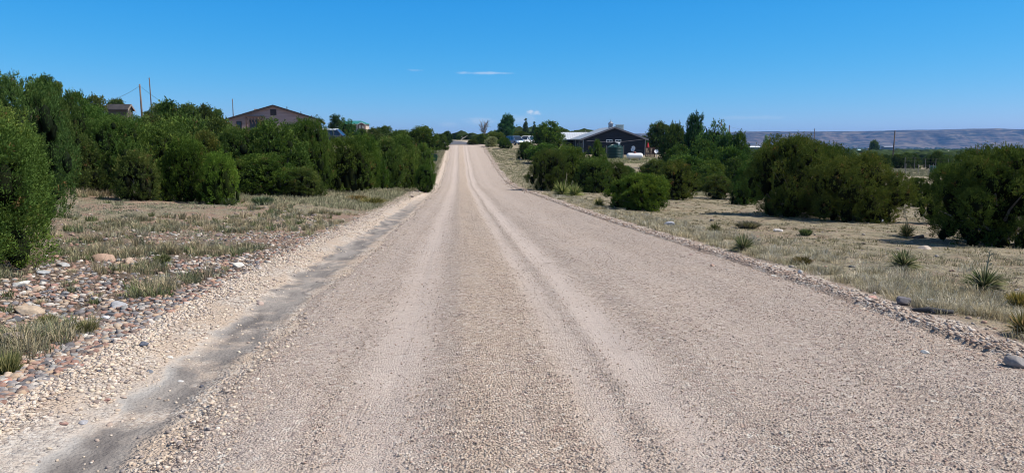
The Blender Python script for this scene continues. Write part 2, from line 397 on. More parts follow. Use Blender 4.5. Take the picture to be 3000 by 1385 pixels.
# gravel road sheet with a ragged edge, lying on the ground
ry = axis(-30, 152, 2.0, 14.0, 0.12, 1.03); ry = ry[ry < 151.5]
rt = np.concatenate([np.linspace(-2.66, -2.2, 8), np.linspace(-2.1, 2.9, 40), np.linspace(3.0, 3.5, 8)])
RT, RY = np.meshgrid(rt, ry)
edge = 0.12 * fbm(RY * 0 + 3, RY, 1.2, 3)
RT2 = RT + np.where(RT < -2.1, edge, 0) + np.where(RT > 2.95, edge[::-1] * .9, 0)
fl = np.clip((RY - 128) / 22, 0, 1) ** 2 * .9            # widens at the asphalt
RT2 = RT2 * (1 + fl * .25)
RZ = road_z(RT2, RY) + 0.004 + 0.012 * fbm(RT2 * 6, RY * .6, .8, 3) - 0.014 * (np.exp(-((RT2 + 1.38) / .18) ** 2) + np.exp(-((RT2 - .32) / .16) ** 2) + .7 * np.exp(-((RT2 + .1) / .1) ** 2)) * np.clip(RY / 3, 0, 1)
eu = np.maximum(sst(-RT, 2.3, 2.66), sst(RT, 3.25, 3.5)); RZ = RZ - .05 * eu
nyr, nxr = RT.shape; idx = np.arange(nyr * nxr).reshape(nyr, nxr)
F = np.stack([idx[:-1, :-1], idx[:-1, 1:], idx[1:, 1:], idx[1:, :-1]], -1).reshape(-1, 4)
r = link('gravel_road', npmesh('gravel_road', np.stack([RT2 + xc(RY), RY, RZ], -1).reshape(-1, 3), F, smooth=True), M['road']); tag(r, kind='structure')
# asphalt beyond the crest
ay = np.linspace(151.0, 262, 60); at_ = np.linspace(-3.6, 3.2, 12); AT, AY = np.meshgrid(at_, ay)
ctr = xc(AY) + 0.0 - 0.0012 * np.clip(AY - 170, 0, None) ** 2
idx = np.arange(AT.size).reshape(AT.shape); F = np.stack([idx[:-1, :-1], idx[:-1, 1:], idx[1:, 1:], idx[1:, :-1]], -1).reshape(-1, 4)
AX = AT + ctr
a = link('asphalt_road', npmesh('asphalt_road', np.stack([AX, AY, np.maximum(prof(AY), hgt(AX, AY)) + .06], -1).reshape(-1, 3), F, smooth=True), M['asphalt']); tag(a, kind='structure')
# driveway on the left before the asphalt
def patch(name, pts, mat, lift=.05, n=14):
    P0, P1, P2, P3 = [np.array(p, float) for p in pts]; u, v = np.meshgrid(np.linspace(0, 1, n), np.linspace(0, 1, n))
    u = u[..., None]; v = v[..., None]
    Q = (P0 * (1 - u) + P1 * u) * (1 - v) + (P3 * (1 - u) + P2 * u) * v
    Z = hgt(Q[..., 0], Q[..., 1]) + lift; idx = np.arange(n * n).reshape(n, n)
    F = np.stack([idx[:-1, :-1], idx[:-1, 1:], idx[1:, 1:], idx[1:, :-1]], -1).reshape(-1, 4)
    o = link(name, npmesh(name, np.concatenate([Q, Z[..., None]], -1).reshape(-1, 3), F, smooth=True), mat); tag(o, kind='structure'); return o
m_drive = simple('driveway_gravel', (.27, .255, .25), .95, .2, 4)
patch('driveway', [(-19, 121), (-11.2, 120), (-11.4, 125.5), (-19, 127)], m_drive)

# ------------------------------------------------------------------ mesa
def make_mesa():
    m, T = newmat('mesa_scrub'); P = T.n('ShaderNodeNewGeometry').outputs['Position']
    s = T.n('ShaderNodeSeparateXYZ', {0: P})
    n = T.noise(P, .0016, 6, .6); n2 = T.noise(P, .012, 5, .65); band = T.noise(T.n('ShaderNodeCombineXYZ', {0: T.math('MULTIPLY', s.outputs[0], .0012), 2: T.math('MULTIPLY', s.outputs[2], .045)}).outputs[0], 1.0, 6, .65)
    c = T.mix(T.ramp(n2, [(.42, 0), (.58, 1)]), (.015, .026, .03), (.17, .12, .095))
    c = T.mix(T.ramp(band, [(.50, 0), (.60, .8)]), c, (.22, .16, .13))
    c = T.mix(T.ramp(n, [(.4, .55), (.6, 0)]), c, (.06, .065, .05))
    c = T.mix(T.math('MULTIPLY', T.ramp(voro(T, P, .028, out='Distance'), [(.25, .85), (.45, 0)]), .7), c, (.045, .05, .035))
    c = T.mix(T.math('MULTIPLY', T.sstep(s.outputs[2], 15, 60), .5), c, (.018, .03, .035))
    pz = T.noise(T.n('ShaderNodeCombineXYZ', {0: T.math('MULTIPLY', s.outputs[0], .009), 1: T.math('MULTIPLY', s.outputs[1], .002), 2: T.math('MULTIPLY', s.outputs[2], .09)}).outputs[0], 1.0, 6, .7)
    c = T.mix(T.ramp(pz, [(.50, 0), (.60, .75)]), c, (.24, .19, .135)); c = T.mix(T.ramp(pz, [(.36, .85), (.46, 0)]), c, (.012, .02, .02))
    finish(m, T, c, .95, spec=.05)
    xs = np.linspace(-2600, 6200, 560); ds = np.concatenate([np.linspace(-900, 0, 60), np.linspace(40, 1500, 60)])
    Xg, Dg = np.meshgrid(xs, ds)
    # crest line heights from azimuth; the mesa front stands about 6 km away and comes nearer on the right
    front = 6300 - 0.20 * np.abs(Xg)
    px = 1500 + Xg / front * FPX
    topy = np.interp(px, [600, 1300, 1500, 1700, 2080, 2200, 2400, 2560, 2700, 2850, 2930, 3000, 3300], [403, 400, 398, 393, 387, 385, 384, 383, 383, 379, 375, 377, 380])
    ztop = CAMZ + (410 - topy) * front / FPX
    foot = -58.0
    ero = fbm(Xg, Dg, .0035, 5); gully = np.abs(fbm(Xg + 60 * ero, Dg * .35, .006, 5)) * 1.5
    u = np.clip((Dg + 900 + 260 * ero) / 900, 0, 1)
    prof_ = .62 * u ** 1.1 + .38 * sst(u, .72, .95)
    z = foot + (ztop - foot) * prof_ - (gully * 44) * np.sin(np.pi * np.clip(u, 0, 1)) ** .8 * 1.0
    z = z + 4 * fbm(Xg, Dg, .004, 3) * (u > .98)
    z = np.where(Dg > 0, z + 0.004 * Dg, z)
    z = np.where(Dg < -895, -75, z)
    idx = np.arange(Xg.size).reshape(Xg.shape); F = np.stack([idx[:-1, :-1], idx[:-1, 1:], idx[1:, 1:], idx[1:, :-1]], -1).reshape(-1, 4)
    o = link('mesa', npmesh('mesa', np.stack([Xg, front + Dg, z], -1).reshape(-1, 3), F, smooth=True), m); tag(o, kind='structure')
make_mesa()

# ------------------------------------------------------------------ stones
def ico(sub):
    p = (1 + 5 ** .5) / 2
    v = np.array([(-1,p,0),(1,p,0),(-1,-p,0),(1,-p,0),(0,-1,p),(0,1,p),(0,-1,-p),(0,1,-p),(p,0,-1),(p,0,1),(-p,0,-1),(-p,0,1)], float)
    f = np.array([(0,11,5),(0,5,1),(0,1,7),(0,7,10),(0,10,11),(1,5,9),(5,11,4),(11,10,2),(10,7,6),(7,1,8),(3,9,4),(3,4,2),(3,2,6),(3,6,8),(3,8,9),(4,9,5),(2,4,11),(6,2,10),(8,6,7),(9,8,1)])
    v /= np.linalg.norm(v, axis=1)[:, None]
    for _ in range(sub):
        vl = [tuple(q) for q in v]; cache = {}; nf = []
        def mid(a, b):
            k = (min(a, b), max(a, b))
            if k not in cache:
                q = (np.array(vl[a]) + np.array(vl[b])) / 2; q /= np.linalg.norm(q); cache[k] = len(vl); vl.append(tuple(q))
            return cache[k]
        for a, b, c in f:
            ab, bc, ca = mid(a, b), mid(b, c), mid(c, a); nf += [(a, ab, ca), (b, bc, ab), (c, ca, bc), (ab, bc, ca)]
        v = np.array(vl); f = np.array(nf)
    return v, f
ICO0, ICO1, ICO2, ICO3 = ico(0), ico(1), ico(2), ico(3)
OCT = (np.array([(1,0,0),(0,1,0),(-1,0,0),(0,-1,0),(0,0,1),(0,0,-1)], float), np.array([(0,1,4),(1,2,4),(2,3,4),(3,0,4),(1,0,5),(2,1,5),(3,2,5),(0,3,5)]))
PAL = dict(
  pale=[(.68,.58,.47),(.60,.50,.39),(.55,.44,.34),(.74,.67,.58),(.55,.47,.40),(.42,.33,.28),(.20,.19,.20),(.70,.60,.46)],
  road=[(.60,.48,.38),(.52,.42,.34),(.66,.56,.46),(.42,.34,.29),(.56,.46,.37),(.50,.38,.29),(.30,.25,.23),(.15,.14,.15),(.40,.27,.22),(.76,.68,.60),(.60,.49,.40)],
  cob=[(.44,.35,.27),(.32,.23,.18),(.26,.15,.12),(.33,.30,.28),(.20,.19,.20),(.10,.10,.11),(.56,.51,.45),(.40,.29,.20),(.26,.26,.25),(.34,.20,.15),(.14,.11,.10)],
  berm=[(.46,.35,.27),(.40,.29,.22),(.32,.21,.165),(.22,.15,.12),(.11,.09,.08),(.60,.52,.44),(.40,.36,.33),(.22,.19,.18),(.70,.64,.57)])
def stones(name, X, Y, Z, R, pal, rs, base=ICO0, rough=.25, flat=.6, sink=.25, label=None, cat=None, dust=.3):
    n = len(X); bv, bf = base; k = len(bv)
    V = bv[None] * (1 + rough * (rs.rand(n, k, 1) - .5) * 2)
    S = np.stack([1 + .5 * rs.rand(n), .75 + .4 * rs.rand(n), flat * (.7 + .6 * rs.rand(n))], -1)[:, None] * R[:, None, None]
    V = V * S
    a = rs.rand(n) * 2 * pi; tl = (rs.rand(n) - .5) * .7
    c, s = np.cos(tl)[:, None], np.sin(tl)[:, None]
    V = np.stack([V[..., 0] * c - V[..., 2] * s, V[..., 1], V[..., 0] * s + V[..., 2] * c], -1)
    c, s = np.cos(a)[:, None], np.sin(a)[:, None]
    V = np.stack([V[..., 0] * c - V[..., 1] * s, V[..., 0] * s + V[..., 1] * c, V[..., 2]], -1)
    V[..., 0] += X[:, None]; V[..., 1] += Y[:, None]; V[..., 2] += (Z + R * flat * (.6 - sink))[:, None]
    F = bf[None] + (np.arange(n) * k)[:, None, None]
    pl = np.array(PAL[pal]); C = (pl[rs.randint(0, len(pl), n)] * (.85 + .3 * rs.rand(n, 1))) * (1 - dust) + dust * np.array([.46, .355, .265])
    C = np.repeat(C[:, None], k, 1).reshape(-1, 3)
    o = link(name, npmesh(name, V.reshape(-1, 3), F.reshape(-1, 3), C), M['stone'])
    tag(o, label, cat, kind='stuff'); return o
rs = np.random.RandomState(3)
def ysample(n, y0, y1, power=2.0):      # denser near the camera
    u = rs.rand(n); k = 1 - power
    return (y0 ** k + u * (y1 ** k - y0 ** k)) ** (1 / k)
# loose gravel of the road surface
n = 60000; Y = ysample(n, 2.9, 46, 1.75); t = rs.uniform(-2.5, 3.3, n)
trkd = np.minimum.reduce([np.abs(t + 1.38) / .22, np.abs(t - .32) / .2, np.abs(t + .1) / .14])
kp = rs.rand(n) < (1 - sst(Y, 14, 44)) * np.clip(.18 + .6 * trkd, 0, 1) * (.35 + 1.3 * np.clip(.5 + fbm(t, Y, 1.1, 3), 0, 1)); Y, t = Y[kp], t[kp]
R = .003 + .006 * rs.rand(len(Y)) ** 4 + .0002 * Y
stones('road_gravel_stones', t + xc(Y), Y, road_z(t, Y) + .006, R, 'road', rs, OCT, .3, .7, label='loose small gravel strewn over the whole road surface', cat='gravel')
# left windrow: pale gravel
n = 26000; Y = ysample(n, 2.6, 60, 1.7); t = -3.52 + .27 * rs.randn(n); t = np.where(rs.rand(n) < .11, -2.35 + .2 * rs.randn(n), t)
kp = ~((t > -3.12) & (t < -2.62) & (rs.rand(n) > .2)) & (t < -1.9) & (t > -4.2) & (rs.rand(n) < .35 + 1.4 * np.clip(.5 + 1.6 * fbm(t * 2, Y, .8, 3), 0, 1) - .9 * np.exp(-((t + 3.3) / .16) ** 2)); Y, t = Y[kp], t[kp]
X = t + xc(Y); R = .005 + .011 * rs.rand(len(Y)) ** 3 + .0004 * Y
stones('gravel_windrow', X, Y, np.maximum(hgt(X, Y), np.where(t > -2.5, road_z(t, Y), -99)), R, 'pale', rs, ICO0, .25, .65, label='pale loose gravel banked along the left road edge', cat='gravel')
# right windrow
n = 8500; Y = ysample(n, 3.6, 70, 1.6); t = 3.38 + .16 * rs.randn(n); t = np.where(rs.rand(n) < .35, 3.1 + .35 * rs.randn(n), t)
kp = (t > 2.3) & (t < 4.3); Y, t = Y[kp], t[kp]; X = t + xc(Y); R = .005 + .015 * rs.rand(len(Y)) ** 3 + .0004 * Y
stones('rocky_windrow', X, Y, np.where(t < 3.3, road_z(t, Y) - .01, hgt(X, Y)), R, 'berm', rs, ICO0, .28, .65, label='broken stones and clods lined along the right road edge', cat='gravel')
# edges of the far road
n = 5000; Y = rs.uniform(45, 142, n); sd_ = rs.rand(n) < .5; t = np.where(sd_, -3.5 + .5 * rs.randn(n), 3.7 + .35 * rs.randn(n)); X = t + xc(Y)
stones('edge_rubble', X, Y, hgt(X, Y), .02 + .045 * rs.rand(n) ** 3, 'berm', rs, OCT, .3, .6, label='scattered rubble lining both edges of the far road', cat='gravel')
# left rocky field: small stones
n = 34000; Y = ysample(n, 3.2, 26, 1.8); t = -3.72 - np.abs(rs.randn(n)) * (1.4 + .05 * Y)
X = t + xc(Y); den = np.clip(1.25 - (Y - 6) / 17, .1, 1) * (.25 + 1.2 * np.clip(.5 + 1.3 * fbm(X, Y, .9, 3), 0, 1)); kp = rs.rand(n) < den
X, Y = X[kp], Y[kp]; R = .008 + .028 * rs.rand(len(Y)) ** 2.6
stones('small_cobbles', X, Y, hgt(X, Y), R, 'cob', rs, ICO1, .3, .6, label='small mixed stones covering the left verge', cat='stones', dust=.08)
# right field: sparse pebbles
n = 2600; Y = ysample(n, 5, 60, 1.3); t = 3.8 + 22 * rs.rand(n) ** 1.3; X = t + xc(Y)
stones('field_pebbles', X, Y, hgt(X, Y), .010 + .03 * rs.rand(n) ** 3, 'cob', rs, ICO0, .2, .55, label='sparse pebbles on the dry ground right of the road', cat='stones')
n = 3000; Y = ysample(n, 12, 60, 1.3); t = -4.6 - 16 * rs.rand(n) ** 1.2; X = t + xc(Y)
stones('bank_pebbles', X, Y, hgt(X, Y), .010 + .035 * rs.rand(n) ** 3, 'cob', rs, ICO0, .2, .55, label='sparse pebbles in front of the left tree row', cat='stones')

# individual rocks
def rock_mesh(seed, ang=.16, flat=.6, elong=1.3):
    q = np.random.RandomState(seed); v, f = ICO3; v = v.copy()
    for _ in range(9):                                     # cut facets
        d = q.randn(3); d /= np.linalg.norm(d); c = q.uniform(.55, .88)
        s = v @ d; v = v - np.maximum(s - c, 0)[:, None] * d * (.9 if ang > .1 else .5)
    v = v * (1 + ang * .35 * np.stack([fbm(v[:, 0] * 1.5 + seed, v[:, 1] * 1.5 + v[:, 2], 1.3, 3)] * 3, -1))
    v = v * np.array([elong, 1.0, flat])
    tint = 1 + .35 * fbm(v[:, 0] * 3 + seed * 3, v[:, 1] * 3 + v[:, 2] * 3, 1.2, 3)
    me = npmesh('rock', v, f, np.repeat(tint[:, None], 3, 1), smooth=False); me.materials.append(M['stone']); return me
ROCKS = [rock_mesh(i, .13 if i % 2 else .22, .5 + .1 * (i % 4), 1.1 + .15 * (i % 5)) for i in range(12)]
def rock(name, px, py, wpx, col, label, v=None, cat='rock', rz=None, group=None, zs=1.0, lift=.2):
    x, y, z = ground_at(px, py)
    k = wpx / FPX * y / 2 / 1.25
    o = bpy.data.objects.new(name, ROCKS[v if v is not None else random.randrange(12)]); COL.objects.link(o)
    o.location = (x, y, z + k * .5 * (lift if zs < 1.15 else .75) * zs); o.rotation_euler = (random.uniform(-.15, .15), random.uniform(-.15, .15), random.uniform(0, 6) if rz is None else rz)
    o.scale = (k, k, k * zs); o.color = (*col, 1); tag(o, label, cat, group); return o
random.seed(11)
WHITE, TAN, BRN, RED, GREY, DARK, PINK = (.68,.65,.58), (.50,.39,.28), (.38,.26,.19), (.36,.20,.16), (.36,.36,.37), (.10,.10,.12), (.52,.36,.29)
for a_ in [
 ('rock', 698, 782, 38, WHITE, 'white angular rock standing at the top of the left gravel bank', 0, 1.2),
 ('rock', 760, 787, 22, (.62,.58,.55), 'small whitish stone just right of the white angular rock', 5, .8),
 ('rock', 305, 762, 66, BRN, 'long brown slab lying in grass on the left verge', 3, 1.0),
 ('rock', 380, 772, 36, (.44,.33,.25), 'brown wedge stone right of the long brown slab', 2, 1.2),
 ('rock', 64, 838, 40, WHITE, 'bright white chunk near the left picture edge below the big juniper', 4, 1.2),
 ('rock', 85, 915, 95, TAN, 'widest flat tan stone among the cobbles at lower left', 3, .7),
 ('rock', 345, 900, 58, GREY, 'blocky grey slab between grass tufts on the left verge', 6, 1.1),
 ('rock', 38, 1010, 72, (.37,.31,.27), 'brownish grey boulder at the far left edge among cobbles', 7, 1.2),
 ('rock', 95, 993, 56, PINK, 'pinkish flat stone beside the brownish grey boulder', 1, .7),
 ('rock', 303, 958, 36, (.62,.52,.43), 'pale pink oval stone at the right end of the cobble patch', 5, .8),
 ('rock', 312, 932, 32, (.70,.70,.72), 'blue white striped stone above the pale pink oval stone', 2, .8),
 ('rock', 422, 1012, 34, (.11,.12,.15), 'blue black pointed rock alone on the pale gravel bank', 0, 1.3),
 ('rock', 760, 890, 32, (.50,.38,.32), 'flat pinkish stone lying in the grey gutter', 3, .8),
 ('rock', 240, 1072, 28, RED, 'reddish oval stone left of the gutter near the cobble patch', 5, .9),
 ('rock', 291, 1086, 18, DARK, 'small dark round stone right of the reddish oval stone', 1, 1.0),
 ('rock', 440, 1088, 28, (.20,.21,.23), 'grey flat pebble on the bank edge above the gutter', 3, .7),
 ('rock', 500, 1048, 15, WHITE, 'tiny white stone beside the middle of the gutter', 4, 1.2),
 ('rock', 312, 1172, 30, (.38,.22,.18), 'red brown stone at the edge of the gutter lower left', 1, .9),
 ('rock', 284, 1178, 22, (.28,.22,.19), 'brown stone touching the red brown stone by the gutter', 7, 1.0),
 ('rock', 245, 1238, 36, (.38,.37,.38), 'largest grey stone on the edge of the pale silt', 5, .9),
 ('rock', 186, 1240, 28, (.36,.22,.18), 'rust coloured stone left of the largest grey stone by the silt', 9, .8),
 ('rock', 18, 1122, 40, (.50,.24,.16), 'orange red stone at the extreme left edge of the picture', 8, 1.0),
 ('rock', 590, 1132, 18, DARK, 'black stone on the road side of the gutter', 2, 1.1),
 ('rock', 530, 1116, 20, (.62,.60,.57), 'pale flat stone in the middle of the grey silt', 3, .5),
 ('rock', 130, 800, 44, (.40,.41,.41), 'smooth pale grey rock near the foot of the big left juniper', 1, .9),
 ('rock', 185, 780, 46, (.40,.40,.39), 'grey rounded rock half sunk beneath the grass left of the brown slab', 7, .7),
 ('rock', 530, 800, 40, (.56,.50,.42), 'pale flat stone among grass in the middle of the left verge', 9, .7),
 ('rock', 640, 692, 32, (.22,.17,.16), 'dark brown boulder in dry grass upper left verge', 6, 1.0),
 ('rock', 665, 642, 20, (.45,.33,.26), 'tan red stone in the grass left of centre', 2, 1.0),
 ('rock', 918, 632, 22, (.13,.11,.12), 'dark stone on the grassy bank left of the road', 4, 1.0),
 ('rock', 1208, 578, 12, (.17,.12,.12), 'small dark rock on the left gravel edge where the road dips', 0, 1.2),
 ('rock', 2645, 893, 54, (.15,.14,.15), 'round dark boulder at the right road edge in grass', 1, 1.5),
 ('rock', 2725, 888, 52, (.50,.52,.56), 'pale bluish rock sunk in grass behind the round dark boulder', 7, .7),
 ('rock', 2980, 1062, 64, (.30,.275,.26), 'long grey rock cut by the right picture edge', 3, 1.0),
 ('rock', 2505, 852, 30, (.52,.44,.36), 'flat tan stone at the right road edge beside grass', 5, .6),
 ('rock', 2556, 872, 30, (.46,.28,.23), 'reddish flat stone left of the round dark boulder', 9, .7),
 ('rock', 2345, 800, 20, WHITE, 'upright white stone sliver on the right road edge', 10, 1.3),
 ('rock', 2268, 808, 14, WHITE, 'small white pebble left of the upright white sliver', 4, .9),
 ('rock', 2710, 1032, 26, WHITE, 'bright white stone on the gravel at lower right', 2, .8),
 ('rock', 2024, 747, 18, (.28,.17,.15), 'dark red stone alone on the right of the road', 0, 1.0),
 ('rock', 2087, 778, 18, (.46,.30,.23), 'rust brown stone alone on the road below the dark red one', 2, 1.0),
 ('rock', 1962, 664, 38, (.42,.42,.44), 'black and white rock at the right verge behind the road edge', 8, 1.2),
 ('rock', 2712, 732, 56, (.44,.37,.31), 'flat pale slab in the dry field near the rightmost tree shadow', 3, .6),
 ('rock', 2085, 650, 16, (.07,.06,.06), 'small black rock in the dry grass right of the road', 6, 1.3),
 ('rock', 2690, 697, 40, (.16,.12,.10), 'dark brown weathered lump beside the stalked yucca', 4, 1.0),
 ('rock', 2578, 650, 44, (.40,.44,.50), 'pale blue grey rock under the sunlit right juniper', 5, .7),
 ('rock', 2280, 677, 34, (.50,.46,.42), 'flat whitish stone in the field behind the roadside yucca', 7, .5),
 ('rock', 2372, 760, 22, (.58,.54,.48), 'rounded whitish stone beside the pale grass strip', 1, .9),
 ('rock', 1523, 468, 16, (.55,.50,.46), 'pale rock on the slope right of the far road', 2, .9),
 ('rock', 1500, 451, 11, (.20,.15,.13), 'dark rock on the slope below the blue minivan', 0, .9),
 ('rock', 1455, 478, 14, (.34,.27,.22), 'brown rock at the right edge of the climbing road', 4, .9),
]: rock(a_[0], a_[1], a_[2], a_[3], a_[4], a_[5], v=a_[6], zs=a_[7])
# cobbles of the left verge, one object each
kinds = [('tan', (.44,.34,.25)), ('pinkish', (.42,.27,.21)), ('grey', (.29,.285,.28)), ('dark', (.11,.11,.12)), ('whitish', (.54,.50,.44)), ('reddish brown', (.34,.20,.165))]
nc = 0; q = np.random.RandomState(21)
while nc < 240:
    px, py = q.uniform(0, 560), q.uniform(790, 1120)
    if py > 1130 - px * .45 or (q.rand() > .35 and px > 330): continue
    kn, c = kinds[q.randint(6)]; f = q.uniform(.85, 1.15)
    rock('cobble', px, py, q.uniform(13, 40) * (.75 + .5 * (py - 790) / 330) * (1.0 if q.rand() < .4 else .6), tuple(k * f for k in c), f'{kn} rounded cobble among the stones of the lower left verge', group=f'{kn} cobbles on the left verge', cat='cobble', v=q.randint(12), zs=q.uniform(.75, 1.15)); nc += 1

# ------------------------------------------------------------------ foliage
def norm(v): return v / (np.linalg.norm(v, axis=-1, keepdims=True) + 1e-9)
ENV = dict(
  bush=lambda z: np.sin(pi * (.13 + .80 * z)) ** .55,
  round=lambda z: np.sin(pi * (.08 + .86 * z)) ** .6,
  cone=lambda z: np.clip(1.0 - z, 0.02, 1) ** .8 * np.clip(z * 8 + .25, 0, 1),
  egg=lambda z: np.sin(pi * np.clip(.16 + .80 * z ** 1.1, 0, 1)) ** .8,
  column=lambda z: .55 + .45 * np.sin(pi * (.1 + .8 * z)),
  umbrella=lambda z: np.where(z < .5, .25, np.sin(pi * np.clip(.2 + .75 * (z - .4) / .6, 0, 1)) ** .7),
  skirt=lambda z: np.clip(1.05 - .75 * z, .1, 1) ** .8)
def crown(seed, R, Hh, env='bush', nl=34, nt=1400, lpt=16, leaf=.07, tuft=.22, lob=(.24, .40), tall=1.35, zmin=0.0,
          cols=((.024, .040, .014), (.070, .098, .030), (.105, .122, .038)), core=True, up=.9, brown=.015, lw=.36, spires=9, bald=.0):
    q = np.random.RandomState(seed); E = ENV[env]
    i = np.arange(nl); z = (i + q.rand(nl)) / nl; z = zmin + (1 - zmin) * z ** .92
    a = i * 2.39996 + q.rand(nl) * .9
    lr = R * q.uniform(lob[0] * .7, lob[1] * 1.08, nl) * (.55 + .45 * np.clip(E(z), 0, 1))
    p1, p2 = q.rand(2) * 6.28; az_ = 1 + .10 * np.sin(2 * a + p1) + .08 * np.sin(3 * a + p2 + 3 * z)
    rad = np.maximum(E(z) * R * az_ * q.uniform(.80, 1.10, nl) - lr, 0)
    C = np.stack([rad * np.cos(a), rad * np.sin(a), np.clip(z * Hh - lr * tall * .4, lr * .5 * tall, Hh - lr * tall * .9)], -1)
    # inner lobes so the crown is full
    ni = max(4, nl // 4); zi = zmin + (1 - zmin) * (np.arange(ni) + .5) / ni * .85; ri = R * .5 * np.clip(E(zi), 0.15, 1)
    Ci = np.stack([q.randn(ni) * R * .08, q.randn(ni) * R * .08, np.clip(zi * Hh, ri * .8, Hh - ri * 1.1)], -1)
    ns = spires; asp = q.rand(ns) * 2 * pi; rsp = R * q.uniform(.1, .8, ns); lsp = R * q.uniform(.13, .21, ns); hsp = q.uniform(2.0, 3.6, ns)
    zs_ = np.interp(rsp / R, [0, .5, .9], [.98, .84, .55]) * Hh * q.uniform(.9, 1.1, ns)
    Cs = np.stack([rsp * np.cos(asp), rsp * np.sin(asp), zs_ - lsp * hsp * .8], -1)
    C = np.concatenate([C, Ci, Cs]); lr = np.concatenate([lr, ri, lsp]); S = np.stack([lr, lr, lr * tall], -1)
    S[nl:nl + ni, 2] = ri; S[nl + ni:, 2] = lsp * hsp
    bare = q.rand(len(C)) < bald
    # tufts over the lobes
    w = lr ** 2; w = w / w.sum(); N = int(nt * 3.6)
    li = q.choice(len(C), N, p=w); d = norm(q.randn(N, 3)); d[:, 2] = np.where((d[:, 2] < -.5) & (q.rand(N) < .6), -d[:, 2], d[:, 2])
    P = C[li] + d * S[li] * (np.where(q.rand(N) < .8, q.uniform(.84, 1.06, N), q.uniform(.5, .85, N)) + .22 * (q.rand(N) < .12) * q.rand(N))[:, None]
    ok = P[:, 2] > .03 * Hh * (zmin == 0) + .01
    for j in range(len(C)):
        qd = (((P - C[j]) / S[j]) ** 2).sum(1); ok &= (qd > .62) | (li == j)
    ok &= ~(bare[li] & (q.rand(N) < .8))
    fq = .55 / tuft; hole = vnoise(P[:, 0] + 1.7 * P[:, 2] + seed, P[:, 1] - 1.3 * P[:, 2], fq) + .6 * vnoise(P[:, 0] - 1.1 * P[:, 2], P[:, 1] + .9 * P[:, 2] + seed, fq * 2)
    ok &= (hole > -.16) | (q.rand(N) < .12)
    P, d, li = P[ok][:nt], d[ok][:nt], li[ok][:nt]; n = len(P)
    ctr = np.array([0, 0, Hh * .45]); outw = norm((P - ctr) * np.array([1, 1, .6]))
    ax = norm(.55 * d + .35 * outw + np.array([0, 0, up * 1.3]) + .2 * q.randn(n, 3))
    tl = tuft * (.6 + .9 * q.rand(n) ** 1.5)
    # leaves of each tuft
    m = lpt; u = q.rand(n, m) ** .8
    rr = (tl * .25)[:, None] * np.sin(pi * (.12 + .8 * u)) * np.sqrt(q.rand(n, m))
    rd = norm(q.randn(n, m, 3)); rd = rd - (rd * ax[:, None]).sum(-1, keepdims=True) * ax[:, None]; rd = norm(rd)
    B = P[:, None] - ax[:, None] * (tl * .35)[:, None, None] + ax[:, None] * (u * tl[:, None])[..., None] + rd * rr[..., None]
    D = norm(ax[:, None] * 1.0 + rd * .6 + .3 * q.randn(n, m, 3))
    B = B.reshape(-1, 3); D = D.reshape(-1, 3); K = len(B)
    L = leaf * q.uniform(.6, 1.4, K); sd_ = norm(np.cross(D, norm(q.randn(K, 3)))); Wd = L * lw
    v0 = B; v1 = B + D * (L * .5)[:, None] + sd_ * Wd[:, None] * .5; v2 = B + D * L[:, None]; v3 = B + D * (L * .5)[:, None] - sd_ * Wd[:, None] * .5
    V = np.stack([v0, v1, v2, v3], 1).reshape(-1, 3); F = np.arange(K * 4).reshape(-1, 4)
    # colour: tufts differ, tips are yellower
    rq = np.quantile(np.hypot(V[:, 0], V[:, 1]), .985); zq = np.quantile(V[:, 2], .997); NS = np.array([R / rq, R / rq, Hh / zq]); V = V * NS; S = S * NS; C = C * NS
    c0, c1, c2 = [np.array(c) for c in cols]
    bt = q.rand(n, 1); lobt = q.rand(len(C))[li][:, None]
    s = np.clip(.15 + .38 * bt + .35 * lobt + .3 * (u - .4), 0, 1)[..., None]
    cc = c0 * (1 - s) + c1 * s; yy = np.clip((lobt - .55) * 1.2 + (bt - .6) * .8 + (u - .6) * .6, 0, 1)[..., None]
    cc = cc * (1 - yy) + c2 * yy; cc = cc * q.uniform(.8, 1.2, (n, m, 1))
    br = (q.rand(n, 1) < brown)[..., None]; cc = np.where(br, np.array([.14, .085, .045]) * q.uniform(.7, 1.2, (n, m, 1)), cc)
    cc = np.repeat(cc.reshape(-1, 3), 4, 0) * np.array([1.9, 1.95, 1.5]) * (.75 + .5 * q.rand(len(V) // 4, 1).repeat(4, 0))
    if core:  # light-blocking inner lumps; shade of the crown gaps put into their dark colour
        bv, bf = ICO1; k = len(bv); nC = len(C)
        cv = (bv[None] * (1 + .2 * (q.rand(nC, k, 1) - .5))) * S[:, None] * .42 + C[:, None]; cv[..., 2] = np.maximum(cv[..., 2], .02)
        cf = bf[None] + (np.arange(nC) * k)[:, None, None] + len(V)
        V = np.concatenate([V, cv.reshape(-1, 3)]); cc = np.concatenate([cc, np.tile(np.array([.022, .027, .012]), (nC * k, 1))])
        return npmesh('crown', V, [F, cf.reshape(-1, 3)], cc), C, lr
    return npmesh('crown', V, F, cc), C, lr
